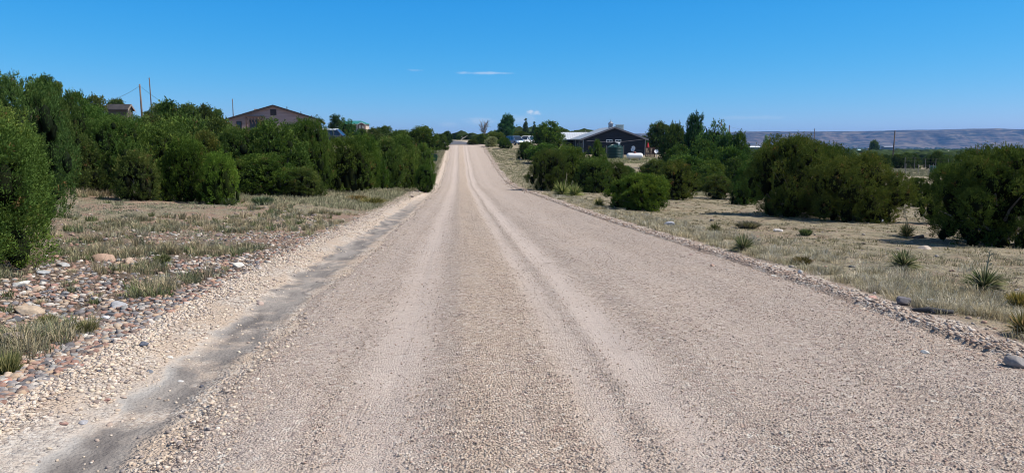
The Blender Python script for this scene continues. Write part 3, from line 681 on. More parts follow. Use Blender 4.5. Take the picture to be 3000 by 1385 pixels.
def trunkmesh(seed, R, Hh, C, single=False, k=9, rb=.07, reach=.9):
    q = np.random.RandomState(seed + 99); mb = MB()
    if single:
        mb.tube([(0, 0, -.15), (0, 0, Hh * .5), (0, 0, Hh * .9)], [rb * 1.3, rb * .8, rb * .2], 7)
    else:
        for j in range(3):
            b = q.randn(3) * R * .07; e = q.randn(3) * R * .2
            mb.tube([(b[0], b[1], -.15), (b[0] + e[0] * .5, b[1] + e[1] * .5, Hh * .25), (e[0], e[1], Hh * .6)], [rb * 1.2, rb * .8, rb * .3], 7)
    for j in q.choice(len(C), min(k, len(C)), replace=False):
        c = C[j]; z0 = min(c[2] * .5, Hh * .35); out = np.array([c[0], c[1], 0]) * reach
        m_ = np.array([out[0] * .45, out[1] * .45, z0 + (c[2] - z0) * .35]) + q.randn(3) * R * .05
        mb.tube([(0, 0, z0 * .6), tuple(m_), (out[0], out[1], c[2])], [rb * .55, rb * .35, rb * .1], 5)
    me = bpy.data.meshes.new('trunk'); me.from_pydata(mb.v, [], mb.f); me.materials.append(M['bark']); me.update(); return me
VARI = {}
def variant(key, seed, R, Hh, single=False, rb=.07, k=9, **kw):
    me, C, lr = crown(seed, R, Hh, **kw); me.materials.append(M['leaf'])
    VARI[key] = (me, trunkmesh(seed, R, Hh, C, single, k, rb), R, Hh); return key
def plant_tree(key, x, y, w, h, label, col=(1, 1, 1), group=None, name='juniper_tree', cat='tree', rz=None, trunk=True, sink=.05):
    me, tm, R, Hh = VARI[key]; z = H(x, y) - sink
    rz = random.uniform(0, 2 * pi) if rz is None else rz
    r = empty(name, (x, y, z), rz); tag(r, label, cat, group)
    s = (w / 2 / R, w / 2 / R, h / Hh)
    c = bpy.data.objects.new('crown', me); COL.objects.link(c); c.parent = r; c.scale = s; c.color = (*col, 1)
    if trunk:
        t_ = bpy.data.objects.new('trunk', tm); COL.objects.link(t_); t_.parent = r; t_.scale = s
    return r
random.seed(5)
# medium variants used at 22-60 m (unit size: about 1.4 m radius, 2.8 m tall)
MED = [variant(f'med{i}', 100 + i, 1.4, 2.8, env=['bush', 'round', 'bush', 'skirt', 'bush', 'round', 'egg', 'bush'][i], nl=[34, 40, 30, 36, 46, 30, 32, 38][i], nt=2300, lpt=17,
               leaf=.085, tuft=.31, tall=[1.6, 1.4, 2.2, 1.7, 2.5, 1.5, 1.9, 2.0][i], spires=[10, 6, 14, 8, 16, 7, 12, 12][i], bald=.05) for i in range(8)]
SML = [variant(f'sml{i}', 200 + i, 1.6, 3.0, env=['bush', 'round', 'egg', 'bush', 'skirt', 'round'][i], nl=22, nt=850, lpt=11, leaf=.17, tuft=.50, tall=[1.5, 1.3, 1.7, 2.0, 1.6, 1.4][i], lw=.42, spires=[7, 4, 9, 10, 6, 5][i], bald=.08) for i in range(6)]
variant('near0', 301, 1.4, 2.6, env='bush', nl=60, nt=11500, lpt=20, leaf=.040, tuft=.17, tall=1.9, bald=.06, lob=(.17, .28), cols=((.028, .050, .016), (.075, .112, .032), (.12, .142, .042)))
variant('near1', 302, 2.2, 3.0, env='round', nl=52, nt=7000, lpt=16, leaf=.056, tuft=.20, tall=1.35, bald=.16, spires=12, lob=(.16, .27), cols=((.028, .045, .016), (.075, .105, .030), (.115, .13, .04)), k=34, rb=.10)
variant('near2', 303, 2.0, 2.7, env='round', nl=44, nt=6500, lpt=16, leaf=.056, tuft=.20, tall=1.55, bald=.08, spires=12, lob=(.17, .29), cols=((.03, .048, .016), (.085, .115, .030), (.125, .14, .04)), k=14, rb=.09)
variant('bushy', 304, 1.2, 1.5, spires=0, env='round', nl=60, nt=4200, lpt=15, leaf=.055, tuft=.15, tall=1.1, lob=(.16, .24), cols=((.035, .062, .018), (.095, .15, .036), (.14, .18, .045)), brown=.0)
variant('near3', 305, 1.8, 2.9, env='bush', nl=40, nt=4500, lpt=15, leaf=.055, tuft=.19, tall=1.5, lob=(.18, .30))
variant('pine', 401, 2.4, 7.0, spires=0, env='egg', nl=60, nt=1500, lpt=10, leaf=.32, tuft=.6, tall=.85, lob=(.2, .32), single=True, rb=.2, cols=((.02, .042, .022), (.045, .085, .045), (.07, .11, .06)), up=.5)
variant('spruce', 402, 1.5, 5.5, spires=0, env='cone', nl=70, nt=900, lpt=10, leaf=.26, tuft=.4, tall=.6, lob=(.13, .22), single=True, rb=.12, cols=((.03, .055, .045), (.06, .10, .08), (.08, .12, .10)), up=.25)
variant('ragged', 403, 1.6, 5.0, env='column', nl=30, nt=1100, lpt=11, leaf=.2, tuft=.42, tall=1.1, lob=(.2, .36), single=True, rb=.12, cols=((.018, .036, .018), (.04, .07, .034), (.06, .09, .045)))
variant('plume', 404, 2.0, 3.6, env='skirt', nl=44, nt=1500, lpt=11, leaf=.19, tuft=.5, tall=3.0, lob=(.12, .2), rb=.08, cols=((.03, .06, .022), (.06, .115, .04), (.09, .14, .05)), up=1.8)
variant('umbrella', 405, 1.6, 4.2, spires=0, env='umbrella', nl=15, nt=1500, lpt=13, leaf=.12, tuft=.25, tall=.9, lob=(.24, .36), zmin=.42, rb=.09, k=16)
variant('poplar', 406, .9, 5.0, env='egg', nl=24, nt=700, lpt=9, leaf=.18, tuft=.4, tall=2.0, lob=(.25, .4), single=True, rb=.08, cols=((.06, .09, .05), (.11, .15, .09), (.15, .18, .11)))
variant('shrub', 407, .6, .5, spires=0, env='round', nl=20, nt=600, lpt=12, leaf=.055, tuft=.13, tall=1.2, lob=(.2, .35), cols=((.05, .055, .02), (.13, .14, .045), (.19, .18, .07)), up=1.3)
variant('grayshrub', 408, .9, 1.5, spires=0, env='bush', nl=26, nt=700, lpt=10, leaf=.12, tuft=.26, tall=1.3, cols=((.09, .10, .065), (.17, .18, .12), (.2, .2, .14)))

TREES = [  # key, px, distance, width px, top y, colour, label
 ('near0', -188, 9.6, 600, 262, (.86, .88, .88), 'large bright green juniper nearest the camera, cut by the left edge'),
 ('near3', 40, 16, 300, 224, (.9, .95, 1), 'tall pointed juniper rising behind the large nearest left juniper'),
 ('umbrella', 145, 27, 130, 226, (.75, .8, .85), 'rounded umbrella topped juniper at upper left with sky through its crown'),
 ('near3', 150, 25, 210, 268, (.8, .85, .9), 'dull green juniper below the umbrella topped juniper'),
 ('med6', 225, 34, 180, 272, (.8, .87, .9), 'tall juniper sloping down right of the umbrella topped one'),
 ('med1', 260, 40, 150, 310, (.75, .82, .9), 'darker juniper behind the left row below the roofed shed'),
 ('med0', 238, 25.5, 150, 405, (.85, .9, .95), 'dark rounded juniper at the left end of the front row'),
 ('near3', 345, 26.5, 240, 337, (1, 1, 1), 'tallest wide juniper of the left front row below the wooden pole'),
 ('med4', 470, 27, 210, 350, (.95, 1.0, .95), 'full juniper in the middle of the left front row'),
 ('med2', 545, 25.5, 150, 405, (1.0, 1.05, .9), 'mid green juniper left of the yellowish one in the left front row'),
 ('med4', 640, 24.8, 120, 440, (1.3, 1.35, .95), 'low yellowish green juniper at the right end of the left front row'),
 ('med7', 395, 24.3, 130, 440, (.9, 1.0, .9), 'low juniper bulging out of the foot of the left front row'),
 ('med3', 590, 32, 160, 385, (1.0, 1.0, .9), 'juniper with a reddish patch behind the yellowish one'),
 ('med5', 700, 33, 190, 372, (.85, .95, .95), 'dense juniper below the left end of the pink house'),
 ('med0', 800, 34, 210, 352, (.9, 1.0, .95), 'bright topped juniper in front of the pink house gable'),
 ('med7', 775, 31, 190, 450, (.85, .95, .95), 'dark lower juniper in front of the bright topped one'),
 ('med2', 880, 31, 110, 490, (.85, 1.0, .9), 'low juniper sticking forward left of the prickly pear'),
 ('near3', 905, 36, 160, 347, (.85, .92, .9), 'broad dark juniper in front of the right eave of the pink house'),
 ('med4', 1010, 37, 150, 392, (.9, .95, .85), 'tall upright juniper with brown inner twigs right of the broad dark one'),
 ('med2', 1065, 41, 110, 395, (.85, .98, .9), 'narrow upright juniper in the middle of the roadside left row'),
 ('med5', 1125, 46, 110, 405, (.8, .9, .9), 'dark juniper near the right end of the left roadside row'),
 ('med0', 1175, 50, 120, 395, (.85, .95, .9), 'rounded juniper close to the left edge of the dipping road'),
 ('med1', 1243, 47, 62, 482, (.8, .95, .95), 'small dark juniper touching the verge left of the dipping road'),
 ('med7', 1238, 66, 75, 420, (.85, .95, .9), 'juniper just in front of the green waste container'),
 ('med3', 1200, 60, 90, 418, (.85, .95, .9), 'juniper behind the rounded one at the end of the left row'),
 # left background
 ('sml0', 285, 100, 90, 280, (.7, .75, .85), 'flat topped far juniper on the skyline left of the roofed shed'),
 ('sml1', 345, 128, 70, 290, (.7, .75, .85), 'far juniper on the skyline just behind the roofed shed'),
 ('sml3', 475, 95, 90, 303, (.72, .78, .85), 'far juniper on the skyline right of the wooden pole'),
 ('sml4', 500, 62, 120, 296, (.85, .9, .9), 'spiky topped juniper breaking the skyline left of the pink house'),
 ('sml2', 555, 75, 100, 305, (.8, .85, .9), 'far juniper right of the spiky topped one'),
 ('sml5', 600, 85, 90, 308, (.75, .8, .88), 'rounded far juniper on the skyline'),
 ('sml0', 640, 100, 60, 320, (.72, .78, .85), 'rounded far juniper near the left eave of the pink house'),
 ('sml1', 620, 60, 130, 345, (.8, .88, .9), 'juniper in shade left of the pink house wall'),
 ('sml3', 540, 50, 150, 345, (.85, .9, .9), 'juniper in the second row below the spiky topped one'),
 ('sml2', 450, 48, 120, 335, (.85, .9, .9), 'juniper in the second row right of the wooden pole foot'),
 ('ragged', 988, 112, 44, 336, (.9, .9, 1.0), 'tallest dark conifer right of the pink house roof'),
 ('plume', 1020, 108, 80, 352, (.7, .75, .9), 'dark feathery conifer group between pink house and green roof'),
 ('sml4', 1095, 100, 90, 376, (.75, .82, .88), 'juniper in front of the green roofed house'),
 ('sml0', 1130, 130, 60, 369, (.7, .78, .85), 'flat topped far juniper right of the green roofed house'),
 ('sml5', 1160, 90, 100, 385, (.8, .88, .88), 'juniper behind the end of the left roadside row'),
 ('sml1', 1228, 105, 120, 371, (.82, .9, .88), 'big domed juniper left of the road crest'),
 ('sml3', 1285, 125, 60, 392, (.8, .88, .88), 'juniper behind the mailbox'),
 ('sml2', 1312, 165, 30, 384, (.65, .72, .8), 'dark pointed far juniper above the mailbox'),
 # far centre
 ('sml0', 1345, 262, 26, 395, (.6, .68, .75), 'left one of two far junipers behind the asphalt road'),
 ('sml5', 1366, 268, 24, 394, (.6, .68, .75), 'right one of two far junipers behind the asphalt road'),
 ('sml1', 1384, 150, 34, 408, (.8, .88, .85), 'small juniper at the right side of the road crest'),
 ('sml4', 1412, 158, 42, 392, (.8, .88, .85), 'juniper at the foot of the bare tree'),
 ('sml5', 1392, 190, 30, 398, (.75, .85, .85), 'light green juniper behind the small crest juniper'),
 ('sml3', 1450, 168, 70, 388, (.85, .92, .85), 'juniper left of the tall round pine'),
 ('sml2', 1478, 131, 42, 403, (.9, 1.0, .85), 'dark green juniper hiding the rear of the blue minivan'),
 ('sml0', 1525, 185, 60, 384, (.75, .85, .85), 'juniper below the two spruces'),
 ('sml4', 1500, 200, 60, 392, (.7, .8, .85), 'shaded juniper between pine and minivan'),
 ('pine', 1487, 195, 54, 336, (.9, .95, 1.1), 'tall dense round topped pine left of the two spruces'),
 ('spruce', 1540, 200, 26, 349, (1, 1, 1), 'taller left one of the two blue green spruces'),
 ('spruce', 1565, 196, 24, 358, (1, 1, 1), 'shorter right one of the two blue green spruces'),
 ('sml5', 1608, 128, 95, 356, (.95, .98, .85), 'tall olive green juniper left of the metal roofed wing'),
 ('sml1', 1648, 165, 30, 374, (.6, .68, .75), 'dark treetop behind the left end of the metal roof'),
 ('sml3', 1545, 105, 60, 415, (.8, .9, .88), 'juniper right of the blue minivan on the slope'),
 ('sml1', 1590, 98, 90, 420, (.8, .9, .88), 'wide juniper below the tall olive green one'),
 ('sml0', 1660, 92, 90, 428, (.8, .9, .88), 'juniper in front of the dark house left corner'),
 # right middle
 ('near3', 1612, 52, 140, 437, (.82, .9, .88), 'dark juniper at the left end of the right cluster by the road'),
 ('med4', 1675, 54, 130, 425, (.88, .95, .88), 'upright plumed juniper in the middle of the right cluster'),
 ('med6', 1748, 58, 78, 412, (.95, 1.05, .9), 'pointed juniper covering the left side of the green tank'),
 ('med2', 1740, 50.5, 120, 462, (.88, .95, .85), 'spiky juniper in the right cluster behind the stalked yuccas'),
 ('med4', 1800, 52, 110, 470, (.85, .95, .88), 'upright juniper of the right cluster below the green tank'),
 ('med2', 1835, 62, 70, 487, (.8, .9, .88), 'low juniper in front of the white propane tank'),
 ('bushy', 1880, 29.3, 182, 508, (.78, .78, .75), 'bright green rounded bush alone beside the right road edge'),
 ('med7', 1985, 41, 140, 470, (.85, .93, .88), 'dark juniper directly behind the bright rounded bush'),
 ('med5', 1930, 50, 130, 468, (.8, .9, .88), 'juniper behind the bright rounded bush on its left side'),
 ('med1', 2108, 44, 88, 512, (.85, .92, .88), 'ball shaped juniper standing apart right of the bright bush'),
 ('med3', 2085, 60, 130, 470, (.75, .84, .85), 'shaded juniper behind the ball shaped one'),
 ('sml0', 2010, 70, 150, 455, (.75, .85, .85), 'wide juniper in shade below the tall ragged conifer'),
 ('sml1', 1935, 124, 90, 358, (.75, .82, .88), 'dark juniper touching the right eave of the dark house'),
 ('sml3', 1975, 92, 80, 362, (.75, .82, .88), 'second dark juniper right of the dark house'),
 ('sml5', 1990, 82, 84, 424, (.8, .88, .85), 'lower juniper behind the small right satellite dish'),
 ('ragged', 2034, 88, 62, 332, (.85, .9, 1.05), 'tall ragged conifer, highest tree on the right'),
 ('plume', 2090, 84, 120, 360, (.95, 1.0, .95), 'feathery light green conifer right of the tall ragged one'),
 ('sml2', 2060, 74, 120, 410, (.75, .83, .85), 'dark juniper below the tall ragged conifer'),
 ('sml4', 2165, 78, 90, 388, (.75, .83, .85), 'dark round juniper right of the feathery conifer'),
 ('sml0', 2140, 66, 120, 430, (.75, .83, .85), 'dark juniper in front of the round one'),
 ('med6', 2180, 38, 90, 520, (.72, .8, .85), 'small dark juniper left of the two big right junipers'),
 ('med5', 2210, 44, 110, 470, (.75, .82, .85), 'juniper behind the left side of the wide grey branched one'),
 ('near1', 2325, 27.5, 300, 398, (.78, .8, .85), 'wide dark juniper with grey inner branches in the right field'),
 ('near2', 2520, 25, 310, 452, (.85, .87, .85), 'wide juniper with sunlit right side in the right field'),
 ('near3', 2425, 29, 200, 420, (.78, .8, .85), 'juniper filling the middle between the two wide right ones'),
 ('med1', 2700, 42, 80, 520, (.8, .85, .85), 'small juniper in the gap between the two right groups'),
 ('near3', 2790, 25, 160, 478, (.85, .88, .85), 'yellow green topped juniper left of the rightmost tree'),
 ('near1', 2950, 16.8, 430, 430, (.85, .87, .85), 'big dark juniper cut by the right edge of the picture'),
 ('poplar', 2245, 330, 22, 397, (1.2, 1.2, 1.3), 'pale grey green poplar in the valley in front of the mesa'),
 ('sml1', 2562, 420, 34, 411, (.8, .95, .9), 'broad green tree in the valley between two utility poles'),
]
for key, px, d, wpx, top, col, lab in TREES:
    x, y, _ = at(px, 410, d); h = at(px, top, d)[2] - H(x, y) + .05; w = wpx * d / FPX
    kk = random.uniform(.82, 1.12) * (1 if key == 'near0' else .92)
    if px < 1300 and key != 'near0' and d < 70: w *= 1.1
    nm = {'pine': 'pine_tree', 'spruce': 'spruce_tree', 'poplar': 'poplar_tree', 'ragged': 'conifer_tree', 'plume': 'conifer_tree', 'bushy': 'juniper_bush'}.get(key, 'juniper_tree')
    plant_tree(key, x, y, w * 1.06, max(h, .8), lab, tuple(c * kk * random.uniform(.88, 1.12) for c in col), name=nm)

# filler junipers on the left hill and behind the houses
def clearof(x, y, hx):
    for (a, b, r) in hx:
        if (x - a) ** 2 + (y - b) ** 2 < r * r: return False
    return True
KEEP = [(-33, 114, 13), (-34, 105, 11), (14, 125, 13), (17, 108, 5), (12, 140, 8), (-22, 97, 4), (-24.5, 92, 3), (-37, 206, 10), (-56, 108, 5), (-53, 100, 4), (-48, 92, 3.5), (0.5, 152, 7), (5, 152, 6), (17, 100, 7), (16, 90, 4), (21.5, 106, 6), (20, 96, 4)]
q = np.random.RandomState(77)
OUTX = [0, 60, 180, 240, 280, 310, 316, 425, 432, 480, 520, 600, 655, 675, 740, 800, 850, 870, 900, 940, 965, 985, 1030, 1034, 1085, 1120, 1180, 1260, 1300, 1340, 1380, 1450, 1560, 1640, 1650, 1730, 1800, 1870, 1900, 2000, 2130, 2200, 2400, 2560, 3000]
OUTY = [250, 250, 270, 276, 285, 300, 340, 352, 308, 303, 305, 314, 345, 380, 375, 372, 375, 378, 372, 368, 380, 390, 390, 376, 376, 374, 376, 380, 392, 399, 405, 397, 388, 384, 396, 396, 392, 381, 370, 368, 396, 416, 426, 429, 432]
def fill(n, gen, label, group, hmin, hmax, col, keys=SML, minr=2.2):
    c = 0; tries = 0; pts = []
    while c < n and tries < n * 60:
        tries += 1; x, y = gen()
        t_ = x - float(xc(y))
        if -6.5 < t_ < 7 and y < 262: continue
        if not clearof(x, y, KEEP) or any((x - a) ** 2 + (y - b) ** 2 < minr ** 2 for a, b in pts): continue
        px_ = 1500 + x / (y * CT) * FPX * 1.0; lim = np.interp(px_, OUTX, OUTY) + q.uniform(0, 10)
        h = min(q.uniform(hmin, hmax), at(px_, lim, y)[2] - H(x, y))
        if h < hmin * .6: continue
        pts.append((x, y)); c += 1
        k = q.uniform(.75, 1.2)
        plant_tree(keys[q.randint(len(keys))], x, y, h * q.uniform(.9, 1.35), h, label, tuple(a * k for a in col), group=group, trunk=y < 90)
def g1():
    y = q.uniform(34, 95); return float(xc(y)) - q.uniform(14, 50) * (y / 70), y
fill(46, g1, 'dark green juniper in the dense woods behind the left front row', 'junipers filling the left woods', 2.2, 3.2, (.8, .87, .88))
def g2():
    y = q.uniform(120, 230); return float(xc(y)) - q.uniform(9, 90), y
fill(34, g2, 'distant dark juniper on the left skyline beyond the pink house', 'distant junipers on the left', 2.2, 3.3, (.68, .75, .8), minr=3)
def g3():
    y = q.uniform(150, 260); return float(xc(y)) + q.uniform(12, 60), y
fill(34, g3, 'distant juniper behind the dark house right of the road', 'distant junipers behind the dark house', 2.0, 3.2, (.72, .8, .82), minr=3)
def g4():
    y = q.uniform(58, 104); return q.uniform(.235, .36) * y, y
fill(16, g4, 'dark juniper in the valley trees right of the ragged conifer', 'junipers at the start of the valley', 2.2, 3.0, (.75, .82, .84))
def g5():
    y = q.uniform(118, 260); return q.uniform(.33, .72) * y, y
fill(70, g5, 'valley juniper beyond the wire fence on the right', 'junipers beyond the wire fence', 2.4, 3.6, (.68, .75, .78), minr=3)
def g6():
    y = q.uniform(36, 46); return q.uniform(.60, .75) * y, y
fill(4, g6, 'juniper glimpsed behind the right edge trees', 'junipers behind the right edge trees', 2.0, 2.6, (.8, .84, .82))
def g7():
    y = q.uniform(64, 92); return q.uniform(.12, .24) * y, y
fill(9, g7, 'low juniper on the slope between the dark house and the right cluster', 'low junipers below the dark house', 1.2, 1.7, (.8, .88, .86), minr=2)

# far woodland of the valley: one object
def woodland():
    q = np.random.RandomState(8); N = 9000
    u = q.rand(N); d = 250 * (6000 / 250) ** (u ** 1.15); azr = q.uniform(radians(-5), radians(40), N)
    X = d * np.sin(azr); Y = d * np.cos(azr)
    keep = (fbm(X, Y, .006, 3) > -.33) & (Y > 240) & ~((np.abs(X - xc(Y)) < 14) & (Y < 320)); X, Y = X[keep], Y[keep]; d = d[keep]; n = len(X)
    Z = hgt(X, Y); bv, bf = ICO1; k = len(bv)
    s = (1.9 + 1.3 * q.rand(n)) * (1 + d / 2600)
    V = bv[None] * (1 + .55 * (q.rand(n, k, 1) - .5)) * np.stack([s, s, s * .75], -1)[:, None]
    V = V + np.stack([X, Y, Z + s * .5], -1)[:, None]
    C = np.array([.05, .075, .032])[None] * (.7 + .6 * q.rand(n, 1)); C = np.repeat(C, k, 0)
    C = C * (.8 + .4 * q.rand(len(C), 1))
    o = link('distant_woodland', npmesh('distant_woodland', V.reshape(-1, 3), (bf[None] + (np.arange(n) * k)[:, None, None]).reshape(-1, 3), C), M['leaf'])
    tag(o, 'dark green juniper woodland spreading over the far valley', 'woodland', kind='stuff')
woodland()

# bare tree
def bare_tree(px, d, top, label):
    x, y, _ = at(px, 410, d); z = H(x, y); h = at(px, top, d)[2] - z
    r = empty('bare_tree', (x, y, z)); tag(r, label, 'tree'); q = np.random.RandomState(5)
    mb = MB(); mb.tube([(0, 0, -.1), (.1, 0, h * .4), (0, 0, h * .75)], [.14, .1, .05], 6); mb.build('trunk', MT['greywood'], r)
    mb = MB()
    for i in range(34):
        z0 = q.uniform(.3, .75) * h; a = q.rand() * 6.28; l = q.uniform(.6, 1.5); p0 = np.array([0, 0, z0]); p1 = p0 + np.array([cos(a) * l * .5, sin(a) * l * .5, l * .7]); p2 = p1 + np.array([cos(a) * l * .3, sin(a) * l * .3, l * .6])
        mb.tube([p0, p1, p2], [.06, .04, .02], 4)
        for _ in range(3):
            e = p1 + q.randn(3) * .45 + np.array([0, 0, .45]); mb.tube([p1, e], [.03, .012], 3)
    mb.build('branches', MT['greywood'], r)
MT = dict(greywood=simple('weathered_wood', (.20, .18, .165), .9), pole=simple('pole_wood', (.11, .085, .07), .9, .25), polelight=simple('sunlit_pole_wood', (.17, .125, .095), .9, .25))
bare_tree(1418, 160, 359, 'leafless grey tree right of the road crest')
x, y, _ = at(1440, 410, 138); plant_tree('grayshrub', x, y, 2.7, 1.9, 'grey green shrub at the right edge of the road crest', (1, 1, 1), name='shrub', cat='shrub')
# fallen branch by the asphalt
x, y, _ = at(1350, 405, 255); r_ = MB(); r_.tube([(0, 0, .1), (1.2, .2, .9), (2.2, .3, 1.5)], [.16, .12, .05], 6); r_.tube([(.8, .1, .6), (.2, .2, 1.2)], [.08, .03], 5)
o = r_.build('fallen_branch', simple('bleached_wood', (.5, .45, .4), .9)); o.location = (x, y, H(x, y)); tag(o, 'pale bleached fallen branch beside the asphalt road', 'branch')

# ------------------------------------------------------------------ grass
def blades(name, X, Y, n_per, h, spread, cols, label, q, wid=.004, lean=.8):
    n = len(X); Z = hgt(X, Y); m = n_per; N = n * m
    hh = np.repeat(h, m) * q.uniform(.5, 1.2, N); sp = np.repeat(spread, m)
    a = q.rand(N) * 2 * pi; rr = sp * np.sqrt(q.rand(N)) * .45
    B = np.stack([np.repeat(X, m) + rr * np.cos(a), np.repeat(Y, m) + rr * np.sin(a), np.repeat(Z, m) - .01], -1)
    ln = lean * q.rand(N) ** .7; a2 = a + q.randn(N) * .5
    Mi = B + np.stack([np.cos(a2) * ln * hh * .35, np.sin(a2) * ln * hh * .35, hh * .6], -1)
    Tp = B + np.stack([np.cos(a2) * ln * hh * 1.0, np.sin(a2) * ln * hh * 1.0, hh * (1 - .35 * ln)], -1)
    w = (wid * (1 + np.repeat(Y, m) * .10)); b = a2 + pi / 2 + q.randn(N) * .8; sdv = np.stack([np.cos(b), np.sin(b), 0 * b], -1) * w[:, None]
    V = np.stack([B - sdv * .5, B + sdv * .5, Mi + sdv * .45, Mi - sdv * .45, Tp], 1).reshape(-1, 3); k = np.arange(N)[:, None] * 5
    c = np.array(cols); ci = q.rand(n); i0 = np.minimum((ci * (len(c) - 1)).astype(int), len(c) - 2); fr = (ci * (len(c) - 1) - i0)[:, None]
    C = c[i0] * (1 - fr) + c[i0 + 1] * fr; C = np.repeat(C * q.uniform(.75, 1.2, (n, 1)), m, 0) * q.uniform(.6, 1.3, (N, 1)); C = np.repeat(C, 5, 0)
    o = link(name, npmesh(name, V, [k + np.array([[0, 1, 2, 3]]), k + np.array([[3, 2, 4]])], C), M['grass']); tag(o, label, 'grass', kind='stuff'); return o
q = np.random.RandomState(31)
STRAW = [(.55, .46, .30), (.42, .36, .23), (.30, .28, .17)]; SAGE = [(.17, .195, .11), (.27, .28, .185), (.40, .37, .27)]; GREEN = [(.13, .165, .065), (.22, .245, .12), (.36, .33, .19)]
# left verge tufts
n = 2600; Y = ysample(n, 4.2, 26, 1.25); t = -4.15 - np.abs(q.randn(n)) * (1.4 + .14 * Y); X = t + xc(Y)
kp = (fbm(X, Y, .8, 3) > .0 + 1.0 * np.clip(.42 - (Y - 4) / 14, 0, 1)); X, Y = X[kp], Y[kp]; n = len(X)
gsel = q.rand(n) < .55
blades('green_grass', X[gsel], Y[gsel], 44, q.uniform(.06, .19, gsel.sum()), q.uniform(.12, .32, gsel.sum()), GREEN + SAGE, 'grey green grass tufts over the left verge', q)
s2 = ~gsel & (X - xc(Y) > -8.5)
blades('dry_grass', X[s2], Y[s2], 50, q.uniform(.08, .24, s2.sum()), q.uniform(.10, .28, s2.sum()), STRAW, 'straw coloured dry grass tufts on the left verge', q)
n = 62; px = q.uniform(-20, 720, n); py = q.uniform(770, 1120, n); ok_ = py < 1090 - px * .42; px, py = px[ok_], py[ok_]
G = np.array([ground_at(a, b)[:2] for a, b in zip(px, py)])
blades('verge_tufts', G[:, 0], G[:, 1], 55, q.uniform(.05, .12, len(G)), q.uniform(.09, .20, len(G)), [(.14, .165, .07), (.24, .25, .13), (.42, .37, .23), (.26, .28, .20)], 'short olive and straw tufts growing between the cobbles at lower left', q, lean=.9)
# left low mat of sparse sprigs further away
n = 3800; Y = ysample(n, 11, 30, 1.2); t = -5 - 17 * q.rand(n); X = t + xc(Y); kp = fbm(X, Y, .45, 3) > -.05; X, Y = X[kp], Y[kp]
blades('low_sage_grass', X, Y, 16, q.uniform(.03, .09, len(X)), q.uniform(.2, .5, len(X)), SAGE, 'low grey sage coloured sprigs on the pinkish left ground', q)
# tall tufts right in front of left row
n = 150; px = q.uniform(190, 1050, n); py = 572 - (px - 190) * .035 + q.uniform(-3, 8, n)
G = np.array([ground_at(a, b)[:2] for a, b in zip(px, py)])
blades('tall_grass', G[:, 0], G[:, 1], 40, q.uniform(.15, .38, n), q.uniform(.15, .4, n), STRAW + [(.33, .33, .24)], 'taller pale grass along the foot of the left juniper row', q, lean=.7)
# left bank near the dip: short green
n = 3200; Y = ysample(n, 26, 75, 1.2); t = -4.1 - 7.5 * q.rand(n) ** 1.2; X = t + xc(Y)
blades('bank_grass', X, Y, 16, q.uniform(.08, .22, n), q.uniform(.3, .7, n), [(.24, .25, .14), (.34, .335, .21), (.44, .40, .27)], 'pale green short grass on the bank where the road dips', q)
# right strip of pale grass
n = 2000; Y = ysample(n, 5.5, 45, 1.5); t = 3.85 + np.abs(q.randn(n)) * .75; X = t + xc(Y); kp = fbm(X, Y, .9, 3) > -.3; X, Y = X[kp], Y[kp]; n = len(X)
blades('pale_roadside_grass', X, Y, 44, q.uniform(.05, .17, n), q.uniform(.12, .35, n), [(.60, .51, .34), (.46, .40, .26), (.32, .30, .19), (.52, .48, .38), (.62, .55, .40)], 'pale feathery grass strip along the right road edge', q, wid=.003, lean=1.1)
n = 9000; Y = ysample(n, 7, 50, 1.15); t = 4.6 + 24 * q.rand(n) ** 1.2; X = t + xc(Y); kp = fbm(X, Y, 1.1, 3) > -.12; X, Y = X[kp], Y[kp]
blades('field_grass', X, Y, 18, q.uniform(.025, .09, len(X)), q.uniform(.12, .35, len(X)), [(.32, .285, .17), (.50, .42, .26), (.19, .185, .10), (.52, .43, .29)], 'short dry grass covering the right field', q)
# far slope right of the road
n = 3500; Y = q.uniform(50, 130, n); t = 3.9 + 14 * q.rand(n); X = t + xc(Y)
blades('slope_grass', X, Y, 9, q.uniform(.10, .28, n), q.uniform(.4, 1.0, n), [(.30, .29, .17), (.38, .35, .22), (.22, .24, .12)], 'yellowish grass on the slope right of the far road', q)
n = 3800; Y = q.uniform(48, 150, n); t = -3.5 - 5 * q.rand(n) ** 1.3; X = t + xc(Y)
blades('far_bank_grass', X, Y, 9, q.uniform(.10, .28, n), q.uniform(.4, .9, n), [(.30, .29, .17), (.38, .35, .24)], 'yellowish grass on the bank left of the climbing road', q)
n = 2200; Y = q.uniform(92, 120, n); X = Y * q.uniform(.49, .64, n)
blades('clearing_grass', X, Y, 9, q.uniform(.10, .3, n), q.uniform(.4, 1.0, n), [(.24, .25, .15), (.34, .32, .21), (.17, .18, .10)], 'grey green grass in the fenced clearing on the right', q)
n = 900; Y = q.uniform(100, 112, n); X = q.uniform(11, 24, n)
blades('yard_grass', X, Y, 9, q.uniform(.12, .3, n), q.uniform(.4, .9, n), [(.24, .27, .12), (.40, .38, .24)], 'grass in the yard around the white propane tank', q)

